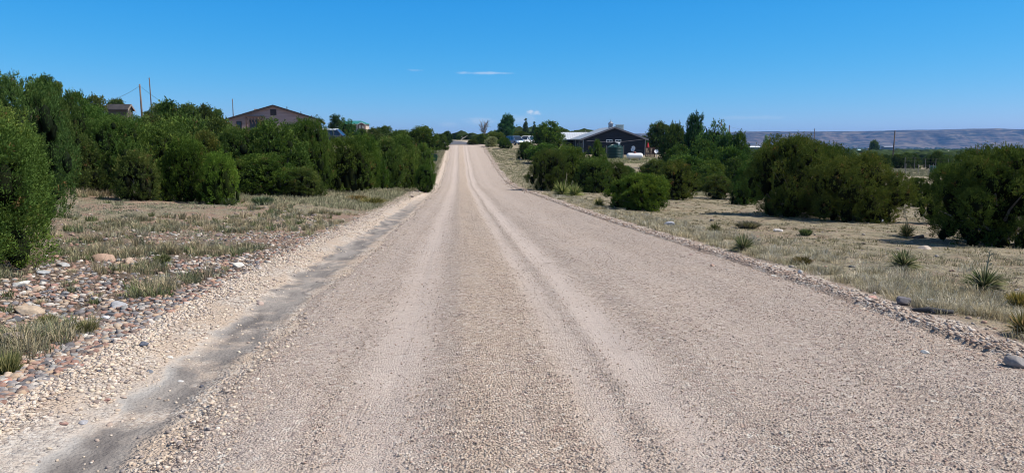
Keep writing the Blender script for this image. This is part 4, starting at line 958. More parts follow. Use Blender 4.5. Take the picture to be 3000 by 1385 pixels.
# low shrubs as things
def clump_mesh(seed, n=520):
    q = np.random.RandomState(seed); a = q.rand(n) * 2 * pi; r0 = .55 * np.sqrt(q.rand(n)); cx, cy = r0 * np.cos(a), r0 * np.sin(a)
    B = np.stack([cx, cy, 0 * cx - .02], -1); hh = q.uniform(.5, 1.0, n) * (1 - .35 * r0 / .55); out = np.stack([np.cos(a), np.sin(a), 0 * a], -1) * (.25 + .55 * r0 / .55 * q.rand(n))[:, None] + .12 * q.randn(n, 3) * [1, 1, 0]
    Mm = B + out * .5 + np.stack([0 * hh, 0 * hh, hh * .6], -1); Tp = B + out + np.stack([0 * hh, 0 * hh, hh], -1)
    s_ = norm(q.randn(n, 3) * [1, 1, .2]) * .035
    V = np.stack([B - s_, B + s_, Mm + s_, Mm - s_, Tp], 1).reshape(-1, 3); k = np.arange(n)[:, None] * 5
    C = np.array([(.11, .12, .06), (.20, .20, .11), (.34, .30, .18)])[q.randint(0, 3, n)] * q.uniform(.8, 1.2, (n, 1))
    me = npmesh('clump', V, [k + np.array([[0, 1, 2, 3]]), k + np.array([[3, 2, 4]])], np.repeat(C, 5, 0)); me.materials.append(M['leaf']); return me
CL = [clump_mesh(i) for i in range(3)]
for px, py, wpx, hpx, col, lab in [
 (1090, 598, 80, 24, (1.1, 1.05, .8), 'low yellow green shrub on the grassy bank left of the road'),
 (1045, 588, 62, 20, (1.2, .95, .8), 'brownish low shrub left of the yellow green shrub'),
 (770, 600, 66, 30, (.62, .85, .9), 'dark grey green low shrub in the left field'),
 (670, 600, 56, 24, (.75, .95, .95), 'grey green low shrub left of the dark one in the left field'),
 (250, 975, 70, 44, (1.0, 1.0, .8), 'olive tufted plant among the cobbles lower left'),
 (140, 955, 60, 44, (1.0, 1.0, .75), 'olive tufted plant left among the cobbles'),
 (475, 770 , 56, 30, (.8, .9, .7), 'olive plant in the grass on the left verge'),
 (2360, 690, 40, 26, (.5, .72, .6), 'small dark green plant in the middle of the right field'),
 (2190, 668, 80, 26, (1.0, .95, 1.3), 'grey dry low shrub behind the roadside yucca'),
 (2350, 775, 60, 30, (.9, .75, .7), 'brown dry low shrub beside the pale grass strip'),
 (2985, 900, 70, 56, (1.5, 1.25, .8), 'yellowish tall dry tuft cut by the right edge'),
 (20, 1095, 90, 80, (1.0, 1.05, .8), 'olive grass clump cut by the left edge'),
 (1545, 525, 22, 18, (.8, .9, .8), 'small green plant left of the right juniper cluster'),
 (2720, 640, 28, 16, (.55, .6, .5), 'dark low plant behind the stalked yucca'),
]:
    x, y, z = ground_at(px, py); o = link('low_shrub', CL[random.randrange(3)], None); Rw = wpx * y / FPX / 2; o.location = (x, y, z); o.rotation_euler = (0, 0, random.uniform(0, 6)); o.scale = (Rw, Rw, hpx * y / FPX * 1.15); o.color = (*col, 1); tag(o, lab, 'shrub')

# yuccas
def yucca_mesh(seed, n=190):
    q = np.random.RandomState(seed); el = np.arcsin(q.uniform(.0, 1, n) ** .8); a = q.rand(n) * 2 * pi
    D = np.stack([np.cos(el) * np.cos(a), np.cos(el) * np.sin(a), np.sin(el)], -1); L = q.uniform(.75, 1.05, n)
    s = norm(np.cross(D, np.tile([0, 0, 1.], (n, 1)) + .3 * q.randn(n, 3))); w = .055
    B = D * .04; Mm = B + D * (L * .5)[:, None]; Tp = B + D * L[:, None] - np.array([0, 0, .12]) * np.cos(el)[:, None]
    nn = norm(np.cross(D, s)) * w * .35
    V = np.stack([B - s * w * .6, B + s * w * .6, Mm + s * w * .5, Mm - s * w * .5, Tp, Mm - nn, B - nn], 1).reshape(-1, 3); k = np.arange(n)[:, None] * 7
    c = np.array([(.10, .13, .055), (.19, .22, .10), (.34, .31, .18)])[np.minimum((q.rand(n) * 3.2).astype(int), 2) if n else 0]
    C = np.repeat(c * q.uniform(.8, 1.2, (n, 1)), 7, 0)
    me = npmesh('leaves', V, [k + np.array([[0, 6, 5, 3]]), k + np.array([[6, 1, 2, 5]]), k + np.array([[3, 5, 4]]), k + np.array([[5, 2, 4]])], C); me.materials.append(M['grass']); return me
YU = [yucca_mesh(i) for i in range(3)]
m_stalk = simple('dry_stalk', (.36, .31, .2), .9)
def yucca(px, py, wpx, label, stalks=(), col=(1, 1, 1), v=0, zs=1.0):
    x, y, z = ground_at(px, py); R = wpx * y / FPX / 2
    R *= 1.3; r = empty('yucca', (x, y, z)); tag(r, label, 'yucca')
    o = link('leaves', YU[v], None, r); o.scale = (R, R, R * zs * 1.25); o.color = (*col, 1); o.location = (0, 0, .03)
    for dx, hpx, ln in stalks:
        h = hpx * y / FPX; mb = MB(); X0 = dx * y / FPX
        mb.tube([(X0 * .3, 0, 0), (X0 * .7, 0, h * .5), (X0 + ln * y / FPX, 0, h)], [.010 + .0002 * y, .009 + .0002 * y, .006 + .0001 * y], 6)
        for i in range(7): a = i * 2.4; zz = h * (.62 + .05 * i); mb.tube([(X0 + ln * y / FPX * .8, 0, zz), (X0 + ln * y / FPX * .8 + .035 * cos(a), .035 * sin(a), zz + .03)], [.006, .010], 5)
        mb.build('flower_stalk', m_stalk, r)
yucca(2178, 738, 74, 'yucca right beside the road edge grass', v=0)
yucca(2646, 788, 96, 'yucca with stiff leaves in the right field, between two others', v=1, zs=.8)
yucca(2882, 850, 124, 'largest yucca at right with a thin upright stalk', ((6, 120, 4),), v=2, zs=.8)
yucca(2655, 696, 52, 'farther yucca with a tall leaning stalk near the sunlit juniper', ((0, 92, -12),), (1.15, 1.0, .8), 0, 1.2)
yucca(2995, 985, 100, 'brownish yucca cut by the right edge at the road verge', (), (1.4, 1.05, .85), 1)
yucca(2092, 682, 44, 'small dark yucca in dry grass right of the road', (), (.6, .6, .5), 2)
yucca(1648, 572, 62, 'light green yucca with tall stalks in front of the right cluster', ((12, 66, 0), (30, 44, 0)), (1.2, 1.3, .9), 1)
yucca(1684, 575, 54, 'light green yucca just right of the stalked one', (), (1.2, 1.3, .9), 0)
yucca(1714, 560, 40, 'darker yucca with two leaning stalks by the right cluster', ((-12, 62, 0), (8, 60, 10)), (.8, .85, .7), 2)
yucca(1755, 607, 40, 'small yucca at the road edge left of the bright rounded bush', (), (1.3, 1.2, .8), 1)
yucca(1848, 642, 14, 'tiny dark yucca on the verge below the bright rounded bush', (), (.6, .6, .5), 1)
# prickly pear
def cactus(px, py):
    x, y, z = ground_at(px, py); r = empty('prickly_pear', (x, y, z)); tag(r, 'upright branching prickly pear cactus before the left juniper row', 'cactus')
    m = simple('cactus_pad', (.07, .12, .06), .6); q = np.random.RandomState(4)
    for i, (cx, cz, tl) in enumerate([(0, .12, 0), (-.12, .3, .5), (.10, .32, -.4), (.22, .45, -.9), (-.2, .48, .3), (.02, .5, .1), (.32, .36, -1.2)]):
        mb = MB(); n = 12; mb.lathe([(0.001, -.13), (.05, -.11), (.085, -.03), (.09, .05), (.06, .11), (.001, .13)], n)
        mb.v = [((a * cos(tl) + c * sin(tl)) + cx, b * .3, c * cos(tl) - a * sin(tl) + cz) for a, b, c in mb.v]; mb.build('pad', m, r, True)
cactus(1042, 556)
# dark weathered branch on the right edge
x, y, z = ground_at(2722, 918); mb = MB(); mb.tube([(-.16, .06, .02), (0, .02, .035), (.10, -.02, .03), (.2, -.07, .03)], [.012, .03, .026, .02], 8); mb.tube([(.0, .02, .03), (.03, -.06, .02)], [.02, .01], 6)
o = mb.build('charred_branch', simple('charred_wood', (.05, .05, .055), .9), None, True); o.location = (x, y, z); tag(o, 'dark weathered branch lying right of the round dark boulder', 'branch')

# ------------------------------------------------------------------ houses
def siding(name, col, pitch=.2, var=.1, dark=.6):
    m, T = newmat(name); tc = T.n('ShaderNodeTexCoord').outputs['Object']; s = T.n('ShaderNodeSeparateXYZ', {0: tc})
    fr = T.math('FRACT', T.math('DIVIDE', s.outputs[2], pitch)); gap = T.ramp(fr, [(0, 1), (.06, 1), (.1, 0), (1, 0)])
    row = T.math('FLOOR', T.math('DIVIDE', s.outputs[2], pitch))
    nz = T.noise(T.n('ShaderNodeCombineXYZ', {0: T.math('MULTIPLY', s.outputs[0], .35), 1: T.math('MULTIPLY', s.outputs[1], .35), 2: T.math('MULTIPLY', row, 7.3)}).outputs[0], 1.3, 4)
    c = T.mix(T.ramp(nz, [(.3, 0), (.7, 1)]), tuple(k * (1 - var) for k in col), tuple(k * (1 + var) for k in col))
    c = T.mix(gap, c, tuple(k * dark for k in col))
    return finish(m, T, c, .8, bump=T.math('SUBTRACT', fr, gap), bdist=.012, bstr=.8)
def ribbed(name, col, pitch=.3, axis=0, rough=.35, metal=.3):
    m, T = newmat(name); tc = T.n('ShaderNodeTexCoord').outputs['Object']; s = T.n('ShaderNodeSeparateXYZ', {0: tc})
    fr = T.math('FRACT', T.math('DIVIDE', s.outputs[axis], pitch)); rib = T.ramp(fr, [(0, 1), (.12, 1), (.2, 0), (1, 0)])
    c = T.mix(rib, col, tuple(k * .8 for k in col)); nz = T.noise(tc, .8, 4); c = T.mix(T.ramp(nz, [(.4, 0), (.7, .25)]), c, tuple(k * .75 for k in col))
    return finish(m, T, c, rough, bump=rib, bdist=.03, bstr=.8, metal=metal)
def shingle(name, col):
    m, T = newmat(name); tc = T.n('ShaderNodeTexCoord').outputs['Object']
    br = T.n('ShaderNodeTexBrick', {'Vector': tc, 'Scale': 1.0, 'Color1': (*[k * .85 for k in col], 1), 'Color2': (*[k * 1.15 for k in col], 1), 'Mortar': (*[k * .6 for k in col], 1), 'Mortar Size': .02, 'Brick Width': .9, 'Row Height': .28})
    return finish(m, T, br.outputs[0], .9, bump=T.noise(tc, 20, 3), bdist=.01)
m_glass = simple('window_glass', (.03, .04, .06), .12, .1, 1, spec=.8)
m_white = simple('white_paint', (.78, .77, .75), .5, .05)
def gable_house(root, Wd, Ln, wall_h, rise, over, mw, mr, mtrim, thick=.14, base=-.5, endover=.4):
    hw = Wd / 2; pit = rise / (hw + over)
    zr = wall_h + pit * hw + .001
    mb = MB(); mb.prism([(-hw, base), (hw, base), (hw, wall_h), (0, zr), (-hw, wall_h)], 0, Ln); wall = mb.build('wall', mw, root)
    ew = hw + over; ze = wall_h - pit * over
    mb = MB()
    for sgn in (-1, 1):
        p = [(0, zr + .02), (0, zr + .02 + thick), (sgn * ew, ze + .02 + thick), (sgn * ew, ze + .02)]
        if sgn < 0: p = p[::-1]
        mb.prism([(a, b) for a, b in p][::-1], -endover, Ln + endover)
    roof = mb.build('roof', mr, root)
    for sgn in (-1, 1):
        for y0 in (-endover - .04, Ln + endover + .003):
            mb = MB(); p = [(0, zr - .10), (0, zr + .03 + thick), (sgn * (ew + .02), ze + .03 + thick), (sgn * (ew + .02), ze - .10)]
            mb.prism(p if sgn > 0 else p[::-1], y0, y0 + .037); mb.build('fascia', mtrim, roof)
    return wall, roof, zr, pit
def window(root, x0, x1, z0, z1, y=0, face='-y', mf=None, mullion=True):
    f = MB(); t_ = .09
    def bx(mb, a0, a1, b0, b1, c0, c1):
        if face == '-y': mb.box(a0, a1, y + b0, y + b1, c0, c1)
        else: mb.box(y + b0, y + b1, a0, a1, c0, c1)
    bx(f, x0, x1, -.06, .02, z0, z0 + t_); bx(f, x0, x1, -.06, .02, z1 - t_, z1); bx(f, x0, x0 + t_, -.06, .02, z0 + t_, z1 - t_); bx(f, x1 - t_, x1, -.06, .02, z0 + t_, z1 - t_)
    if mullion: m_ = (x0 + x1) / 2; bx(f, m_ - .03, m_ + .03, -.05, .02, z0 + t_, z1 - t_)
    w = f.build('window', mf or m_white, root)
    p = MB(); bx(p, x0 + t_, x1 - t_, -.02, .01, z0 + t_, z1 - t_); p.build('pane', m_glass, w); return w

# left pink house
D = 106; x, y, zt = at(800, 310, D); gz = H(x, y)
house = empty('ranch_house', (x, y, 0), radians(12)); tag(house, 'low pinkish wood sided house with brown gable roof on the left hill', 'house')
m_pink = siding('pink_siding', (.44, .31, .30), .2, .12); m_brn = shingle('brown_shingle', (.19, .135, .12)); m_dtrim = simple('dark_trim', (.045, .035, .035), .7)
eave = at(664, 355, D)[2]; wall_h = eave + .25
w_, rf, zr, pit = gable_house(house, 11.6, 16, wall_h, zt - eave - .1, .65, m_pink, m_brn, m_dtrim, base=gz - 1.0)
mb = MB(); mb.box(-.4, .4, -.05, .01, zr - 1.25, zr - .45); mb.build('attic_vent', m_dtrim, house)
mb = MB(); mb.box(-3.0, -1.9, 4.0, 5.0, zr - 1.3, zr - .25); mb.build('chimney', simple('stucco', (.5, .4, .33), .9), rf)
mb = MB()
for xx, yy in ((1.6, 3), (3.2, 8), (4.6, 11)): mb.tube([(xx, yy, zr - xx * pit), (xx, yy, zr - xx * pit + .55)], .06, 6)
mb.build('vent_pipes', m_dtrim, rf)
# wooden bracket awning over the window
mb = MB(); z1 = wall_h + .25
for xx in (-3.5, -1.3): mb.box(xx - .07, xx + .07, -.9, -.76, z1 - 2.2, z1); mb.tube([(xx, -.02, z1 - .9), (xx, -.83, z1 - .1)], .05, 4)
mb.box(-3.6, -1.2, -.95, -.8, z1, z1 + .14); mb.box(-3.6, -1.2, -.12, -.02, z1, z1 + .14); mb.box(-3.5, -1.35, -.6, -.5, z1 + .0, z1 + .1)
for i in range(6): a = -3.4 + i * .4; mb.tube([(a, -.85, z1 - .05), (a + .3, -.85, z1 - .9)], .04, 4)
mb.build('bracket_awning', simple('brown_timber', (.10, .06, .05), .8), house)
window(house, -3.2, -1.6, wall_h - 1.6, wall_h - .1, 0, mf=m_dtrim); window(house, 1.5, 2.9, wall_h - 1.9, wall_h - .7, 0, mf=m_dtrim)
window(house, -4.9, -4.2, wall_h - 1.6, wall_h - .3, 0, mf=m_dtrim, mullion=False)

# right dark house
D = 118; x, y, zt = at(1800, 374, D); gz = H(x, y)
house = empty('dark_house', (x, y, 0), radians(1.5)); tag(house, 'dark charcoal house with pale metal gable roof right of the road', 'house')
m_navy = siding('charcoal_siding', (.030, .033, .042), .25, .15, .6); m_roof = ribbed('pale_metal_roof', (.44, .47, .48), .4, 1, .45, .25); m_gtrim = simple('grey_trim', (.21, .195, .21), .6)
eave = at(1703, 411, D)[2]; wall_h = eave + .2
w_, rf, zr, pit = gable_house(house, 9.6, 15, wall_h, zt - eave - .05, .45, m_navy, m_roof, m_gtrim, base=gz - 1.0)
mb = MB()
for xx in (-4.84, 4.76): mb.box(xx, xx + .08, -.08, .06, gz - .6, wall_h - .05)
mb.box(-4.9, -4.82, 4.9, 5.0, gz - .6, wall_h - .05); mb.box(-4.9, -4.82, 10, 10.1, gz - .6, wall_h - .05)
mb.build('corner_trim', simple('light_trim', (.45, .45, .46), .6), house)
for a, b in ((1776, 1794), (1802, 1820)):
    window(house, at(a, 410, D)[0] - x, at(b, 410, D)[0] - x, at(0, 417.5, D)[2], at(0, 409, D)[2])
for yy in (1.6, 3.4, 6.8): window(house, yy, yy + .9, wall_h - 1.9, wall_h - .7, -4.8, face='x', mf=m_gtrim, mullion=False)
# cupola and roof cooler
cx = at(1790, 375, D + 2)[0] - x
mb = MB(); mb.box(cx - .32, cx + .32, 1.7, 2.34, zr - .5, zr + .62); mb.box(cx - .4, cx + .4, 1.62, 2.42, zr + .62, zr + .68); cu = mb.build('cupola', simple('cupola_metal', (.42, .44, .48), .6), rf)
mb = MB(); mb.lathe([(.42, 0), (.22, .22), (.12, .3), (.02, .42), (.02, .62), (.001, .64)], 12, (cx, 2.02, zr + .68)); mb.build('cap', simple('cap_metal', (.22, .25, .3), .5), cu)
mb = MB()
for i in range(5): z_ = zr + .02 + i * .12; mb.box(cx - .26, cx + .26, 1.67, 1.70, z_, z_ + .05)
mb.build('louvre', simple('louvre_grey', (.2, .21, .24), .6), cu)
c0, c1 = at(1808, 370, D + 3)[0] - x, at(1829, 370, D + 3)[0] - x
mb = MB(); mb.box(c0, c1, 3, 4.1, zr - .45, zr + .45); ck = mb.build('evaporative_cooler', simple('cooler_metal', (.30, .36, .36), .6), rf, bevel=.03)
mb = MB(); mb.box(c0 - .04, c1 + .04, 2.95, 4.15, zr + .451, zr + .52); mb.build('lid', simple('cooler_lid', (.4, .46, .46), .6), ck)
# hanging cable in front of the gable
mb = MB(); pts = [at(1718 + (1898 - 1718) * u, 412 + 7.5 * sin(pi * u) * .9 - 6 * u, D - 1.2) for u in np.linspace(0, 1, 12)]; mb.tube([(a - x, b - y, c) for a, b, c in pts], .018, 4); mb.build('cable', m_gtrim, house)
# wing behind
D2 = 137; x0, y0, zt2 = at(1642, 387.5, D2); x1 = at(1735, 387, D2)[0]; ez = at(1650, 408, D2 - 3.5)[2]
wing = empty('metal_roofed_wing', ((x0 + x1) / 2, y0, 0), 0); tag(wing, 'lower dark building with white ribbed metal roof behind the dark house', 'building')
hw = (x1 - x0) / 2; gz2 = H(x0, y0)
m_wroof = ribbed('white_metal_roof', (.62, .65, .68), .42, 0, .4, .2)
mb = MB(); mb.box(-hw + .4, hw, -3.2, 3.2, gz2 - 1, ez + .1); mb.build('wall', m_navy, wing)
mb = MB(); sl = (zt2 - ez) / 3.7
mb.add([(-hw, -3.7, ez), (hw, -3.7, ez), (hw, 0, zt2), (-hw, 0, zt2), (hw, 3.7, ez), (-hw, 3.7, ez), (-hw, -3.7, ez - .12), (hw, -3.7, ez - .12), (hw, 0, zt2 - .12), (-hw, 0, zt2 - .12), (hw, 3.7, ez - .12), (-hw, 3.7, ez - .12)],
       [(0, 1, 2, 3), (3, 2, 4, 5), (6, 9, 8, 7), (9, 11, 10, 8), (0, 6, 7, 1), (5, 4, 10, 11), (0, 3, 9, 6), (3, 5, 11, 9), (1, 7, 8, 2), (2, 8, 10, 4)]); rf2 = mb.build('roof', m_wroof, wing)
mb = MB(); vx = at(1715, 388, D2)[0] - (x0 + x1) / 2; mb.tube([(vx, -.2, zt2 - .1), (vx, -.2, zt2 + .3)], .05, 6); mb.build('vent_pipe', m_gtrim, rf2)
mb = MB(); mb.box(-hw + .5, hw, -3.3, -3.22, ez - .6, ez - .5); mb.build('gutter', m_gtrim, wing)

# shed roof on the left hill
x, y, z = at(352, 316, 108); gz = H(x, y)
sh = empty('old_shed', (x + 1.3, y, 0), radians(103)); tag(sh, 'old grey brown roofed shed among trees on the left skyline', 'shed')
zt = at(352, 305.5, 108)[2]; ze = at(352, 324, 108)[2]
w_, rf, zr, pit = gable_house(sh, 3.4, 2.6, ze + .05, zt - ze - .1, .3, siding('old_boards', (.12, .10, .085), .15), shingle('worn_shingle', (.05, .046, .048)), simple('pale_fascia', (.24, .19, .155), .8), base=gz - .5, endover=.25)
# green roofed house
D = 200; x, y, zt = at(1053, 354, D); ze = at(0, 364, D)[2]; gz = H(x, y)
gh = empty('green_roofed_house', (x, y, 0), 0); tag(gh, 'distant house with teal green hip roof and white trimmed porch gable', 'house')
mb = MB(); mb.box(-4.6, 1.8, -2.5, 4, gz - 1, ze); mb.build('wall', simple('cream_wall', (.55, .45, .38), .8), gh)
mb = MB(); mb.add([(-5, -3, ze), (2.2, -3, ze), (2.2, 4.4, ze), (-5, 4.4, ze), (-3, .7, zt), (.2, .7, zt)], [(0, 1, 5, 4), (1, 2, 5), (2, 3, 4, 5), (3, 0, 4), (3, 2, 1, 0)]); mb.build('roof', simple('teal_roof', (.03, .20, .17), .5), gh)
zp = at(1066, 360, D)[2]; zq = at(1066, 365, D)[2]
mb = MB(); mb.prism([(.35, gz), (2.0, gz), (2.0, zq - .02), (1.17, zp - .12), (.35, zq - .02)], -3.6, -2.0); mb.build('porch', simple('porch_brown', (.13, .08, .07), .8), gh)
mb = MB(); mb.prism([(.12, zq - .2), (1.17, zp - .02), (1.17, zp + .12), (.12, zq - .04)], -3.8, -3.65); mb.prism([(1.172, zp - .02), (2.24, zq - .2), (2.24, zq - .04), (1.172, zp + .12)], -3.8, -3.65); mb.build('gable_trim', m_white, gh)
mb = MB(); mb.box(.55, 1.0, -3.68, -3.61, zq - 1.1, zq - .2); mb.box(1.3, 1.9, -3.68, -3.61, zq - 1.1, zq - .4); mb.build('porch_front', simple('porch_cream', (.62, .52, .44), .8), gh)

# valley houses
def valley(px, py, wpx, hpx, d, roofc, wallc, label):
    x, y, zt = at(px, py - hpx, d); w = wpx * d / FPX; gz = at(px, py, d)[2]
    r = empty('valley_house', (x, y, 0), random.uniform(-.3, .3)); tag(r, label, 'house')
    h = zt - gz
    mb = MB(); mb.box(-w / 2 + .4, w / 2 - .4, -3, 3, gz - 3, gz + h * .5); mb.build('wall', simple('valley_wall', wallc, .8), r)
    mb = MB(); mb.add([(-w/2, -3.6, gz + h*.45), (w/2, -3.6, gz + h*.45), (w/2, 0, zt), (-w/2, 0, zt), (w/2, 3.6, gz + h*.45), (-w/2, 3.6, gz + h*.45)], [(0,1,2,3),(3,2,4,5),(0,3,5),(1,4,2),(0,5,4,1)]); mb.build('roof', simple('valley_roof', roofc, .6), r)
for a in [(2200, 434, 46, 6, 300, (.7, .72, .74), (.4, .4, .42), 'long low building with a bright white roof in the valley left of the poplar'),
          (2516, 443, 8, 6, 420, (.35, .5, .5), (.5, .6, .6), 'tiny pale turquoise shed in the valley'),
          (2550, 438, 14, 5, 600, (.5, .42, .36), (.5, .42, .36), 'small tan house left of the broad valley tree foot'),
          (2600, 433, 30, 5, 700, (.24, .27, .36), (.3, .3, .34), 'bluish roofed house right of the broad valley tree'),
          (2637, 451, 10, 6, 330, (.6, .62, .62), (.6, .62, .62), 'small white shed just right of the rightmost utility pole'),
          (2736, 460, 16, 4, 330, (.8, .8, .8), (.5, .5, .5), 'small bright white roof in front of the other valley houses'),
          (2785, 447, 22, 6, 520, (.6, .55, .48), (.5, .45, .4), 'cream house in the valley, leftmost of a loose row'),
          (2812, 450, 12, 4, 520, (.7, .67, .6), (.5, .45, .4), 'small cream roof next to the leftmost cream valley house'),
          (2845, 449, 24, 5, 540, (.6, .56, .5), (.5, .45, .4), 'cream house in the middle of the valley row'),
          (2870, 450, 18, 5, 540, (.62, .57, .5), (.5, .45, .4), 'cream house right of the middle of the valley row'),
          (2900, 450, 14, 4, 560, (.58, .54, .46), (.5, .45, .4), 'rightmost low cream house of the valley row')]: valley(*a)

# ------------------------------------------------------------------ green water tank
D = 110; x, y, _ = at(1801.5, 440, D); gz = H(x, y); R = 47 / 2 * D / FPX
tank = empty('water_tank', (x, y, gz)); tag(tank, 'dark green ribbed plastic water tank in front of the dark house', 'water tank')
m_tank = simple('green_plastic', (.008, .04, .034), .4, .08, 1.5)
ht = at(0, 432, D)[2] - gz; pr = [(R, -.3)]
nb = 7
for i in range(nb):
    z0 = ht * i / nb; z1 = ht * (i + 1) / nb; pr += [(R, z0 + .03), (R, z1 - .08), (R * .975, z1 - .05), (R * .975, z1 - .01)]
pr.append((R, ht)); mb = MB(); mb.lathe(pr, 40); mb.build('body', m_tank, tank, False)
dm = at(0, 424, D)[2] - gz
mb = MB(); mb.lathe([(R, ht), (R * .93, ht + .05), (R * .6, ht + (dm - ht) * .8), (R * .3, dm), (.001, dm)], 40)
mb.build('dome', m_tank, tank, True)
for k in range(10):
    a = 2 * pi * k / 10; mb = MB(); w_ = .1
    mb.tube([(R * .95 * cos(a), R * .95 * sin(a), ht + .04), (R * .6 * cos(a), R * .6 * sin(a), ht + (dm - ht) * .85), (R * .3 * cos(a), R * .3 * sin(a), dm + .01)], [.07, .06, .05], 5); mb.build('dome_rib', m_tank, tank)
mb = MB(); mb.lathe([(.3, dm), (.3, dm + .09), (.001, dm + .1)], 20); mb.build('lid', m_tank, tank)
mb = MB(); pz = at(0, 419, D)[2] - gz; mb.tube([(R * .45, -.3, ht + .2), (R * .45, -.3, pz)], .06, 8); mb.tube([(R * .12, -.3, pz + .1), (R * .45, -.3, pz), (R * .6, -.3, pz - .05)], .07, 8); mb.box(R * .34, R * .58, -.4, -.2, pz - .28, pz - .02); mb.build('fill_pipe', m_white, tank)
m_fr = simple('frame_wood', (.30, .27, .24), .8)
mb = MB(); mb.box(R + .03, R + .11, -.3, -.2, -.2, ht + .25); mb.box(-R - .11, -R - .03, -.3, -.2, -.2, ht + .25); mb.build('support_posts', m_fr, tank)
# ------------------------------------------------------------------ propane tank
D = 106; xa, xb = at(1835, 457, D)[0], at(1884, 457, D)[0]; x = (xa + xb) / 2; y = D; gz = H(x, y); Lh = (xb - xa) / 2; Rr = .385
pt = empty('propane_tank', (x, y, gz), radians(3)); tag(pt, 'white horizontal capsule shaped propane tank before the dark house', 'propane tank')
zc = at(0, 456.5, D)[2] - gz
m_prop = simple('propane_white', (.80, .80, .80), .35, .04)
pr = [(.001, -Lh)] + [(Rr * sin(a), -Lh + Rr * .85 * (1 - cos(a))) for a in np.linspace(.15, pi / 2, 8)] + [(Rr * sin(a), Lh - Rr * .85 * (1 - cos(a))) for a in np.linspace(pi / 2, .15, 8)] + [(.001, Lh)]
mb = MB(); mb.lathe(pr, 28, (0, 0, zc), 'x'); mb.build('tank_body', m_prop, pt, True)
m_rust = simple('rust_red', (.25, .07, .06), .7)
mb = MB(); mb.lathe([(.001, .12), (.16, .10), (.2, .0), (.2, -.12)], 16, (.0, 0, zc + Rr + .06)); mb.build('valve_cover', m_rust, pt, True)
for sx in (-.6, .6):
    mb = MB(); mb.box(sx * Lh - .06, sx * Lh + .06, -.25, .25, -.25, zc - Rr * .8); mb.build('foot', simple('foot_concrete', (.4, .38, .36), .9), pt)
# ------------------------------------------------------------------ satellite dishes
def dish(px, py, d, rpx, gpy, label, yaw, tilt):
    x, y, zc = at(px, py, d); gz = H(x, y); r = rpx * d / FPX
    e = empty('satellite_dish', (x, y, gz), yaw); tag(e, label, 'satellite dish'); zc -= gz
    mb = MB(); mb.lathe([(r * k, .16 * r * k * k - .0) for k in (.02, .3, .6, .85, 1.0)] + [(r * 1.02, .16 * r + .02), (r, .16 * r - .03), (r * .6, .16 * r * .36 - .03), (.02, -.03)], 28, (0, 0, 0), 'z')
    c, s = cos(tilt), sin(tilt); mb.v = [(a, b_ * c - c_ * s, b_ * s + c_ * c + zc) for a, b_, c_ in mb.v]
    mb.v = [(a * .8, b_, c_) for a, b_, c_ in mb.v]
    mb.build('reflector', simple('dish_white', (.72, .73, .75), .4, .04), e, True)
    nx = (0, -s, c); f = (0, nx[1] * r * 1.3, zc + nx[2] * r * 1.3)
    mb = MB(); mb.tube([(0, c * -r * .9, zc - s * r * .9), f], .022, 6); mb.box(-.07, .07, f[1] - .07, f[1] + .07, f[2] - .07, f[2] + .07); mb.build('feed_arm', m_gtrim, e)
    mb = MB(); mb.tube([(0, .15, -.2), (0, .15, zc)], .035, 8); mb.build('mast', simple('mast_grey', (.3, .28, .28), .6), e)
dish(1855, 436, 107, 8.2, 460, 'white satellite dish above the propane tank', radians(-35), radians(72))
dish(1923, 444, 104, 7, 465, 'white satellite dish on a short mast by the lattice fence', radians(-15), radians(55))
# lattice fence and red umbrella
D = 112; xa, xb = at(1891, 450, D)[0], at(1918, 450, D)[0]; gz = H(xa, D)
fe = empty('lattice_fence', (xa, D, gz)); tag(fe, 'brown wooden lattice fence right of the dark house', 'fence'); w_ = xb - xa; hh = 1.5
m_br = simple('red_brown_wood', (.13, .07, .055), .8)
for xx in (0, w_ / 2, w_): mb = MB(); mb.box(xx - .05, xx + .05, -.05, .05, -.3, hh); mb.build('post', m_br, fe)
mb = MB(); mb.box(.05, w_ / 2 - .05, -.02, .02, hh - .12, hh - .02); mb.box(w_ / 2 + .05, w_ - .05, -.02, .02, hh - .12, hh - .02)
for i in range(26):
    a = (i - 11) * .12
    for sg in (1, -1):
        z0, z1 = 0.0, hh - .13; x0, x1 = (a, a + z1 * .7) if sg > 0 else (a + z1 * .7, a)
        u0 = 0 if sg > 0 else 0
        pa = np.array([x0, 0, z0]); pb = np.array([x1, 0, z1])
        lo, hi = 0., 1.
        dxx = x1 - x0
        for lim, s_ in ((0.05, 1), (w_ - .05, -1)):
            t0 = (lim - x0) / dxx
            if (dxx > 0) == (s_ > 0): lo = max(lo, t0)
            else: hi = min(hi, t0)
        if hi - lo > .05: mb.tube([pa + (pb - pa) * lo + np.array([0, .012 * sg, 0]), pa + (pb - pa) * hi + np.array([0, .012 * sg, 0])], .02, 4)
mb.build('lattice', m_br, fe)
x, y, z = at(1898, 426, 117); gz = H(x, y); um = empty('red_umbrella', (x, y, gz)); tag(um, 'closed red patio umbrella beside the dark house', 'umbrella'); zt = z - gz
mb = MB(); mb.tube([(0, 0, 0), (0, 0, zt + .55)], .03, 8); mb.build('pole', m_gtrim, um)
mb = MB(); mb.lathe([(.02, zt + .5), (.12, zt + .2), (.22, zt - .2), (.20, zt - .45), (.06, zt - .42)], 9); mb.build('canopy', simple('red_fabric', (.42, .02, .03), .8), um)
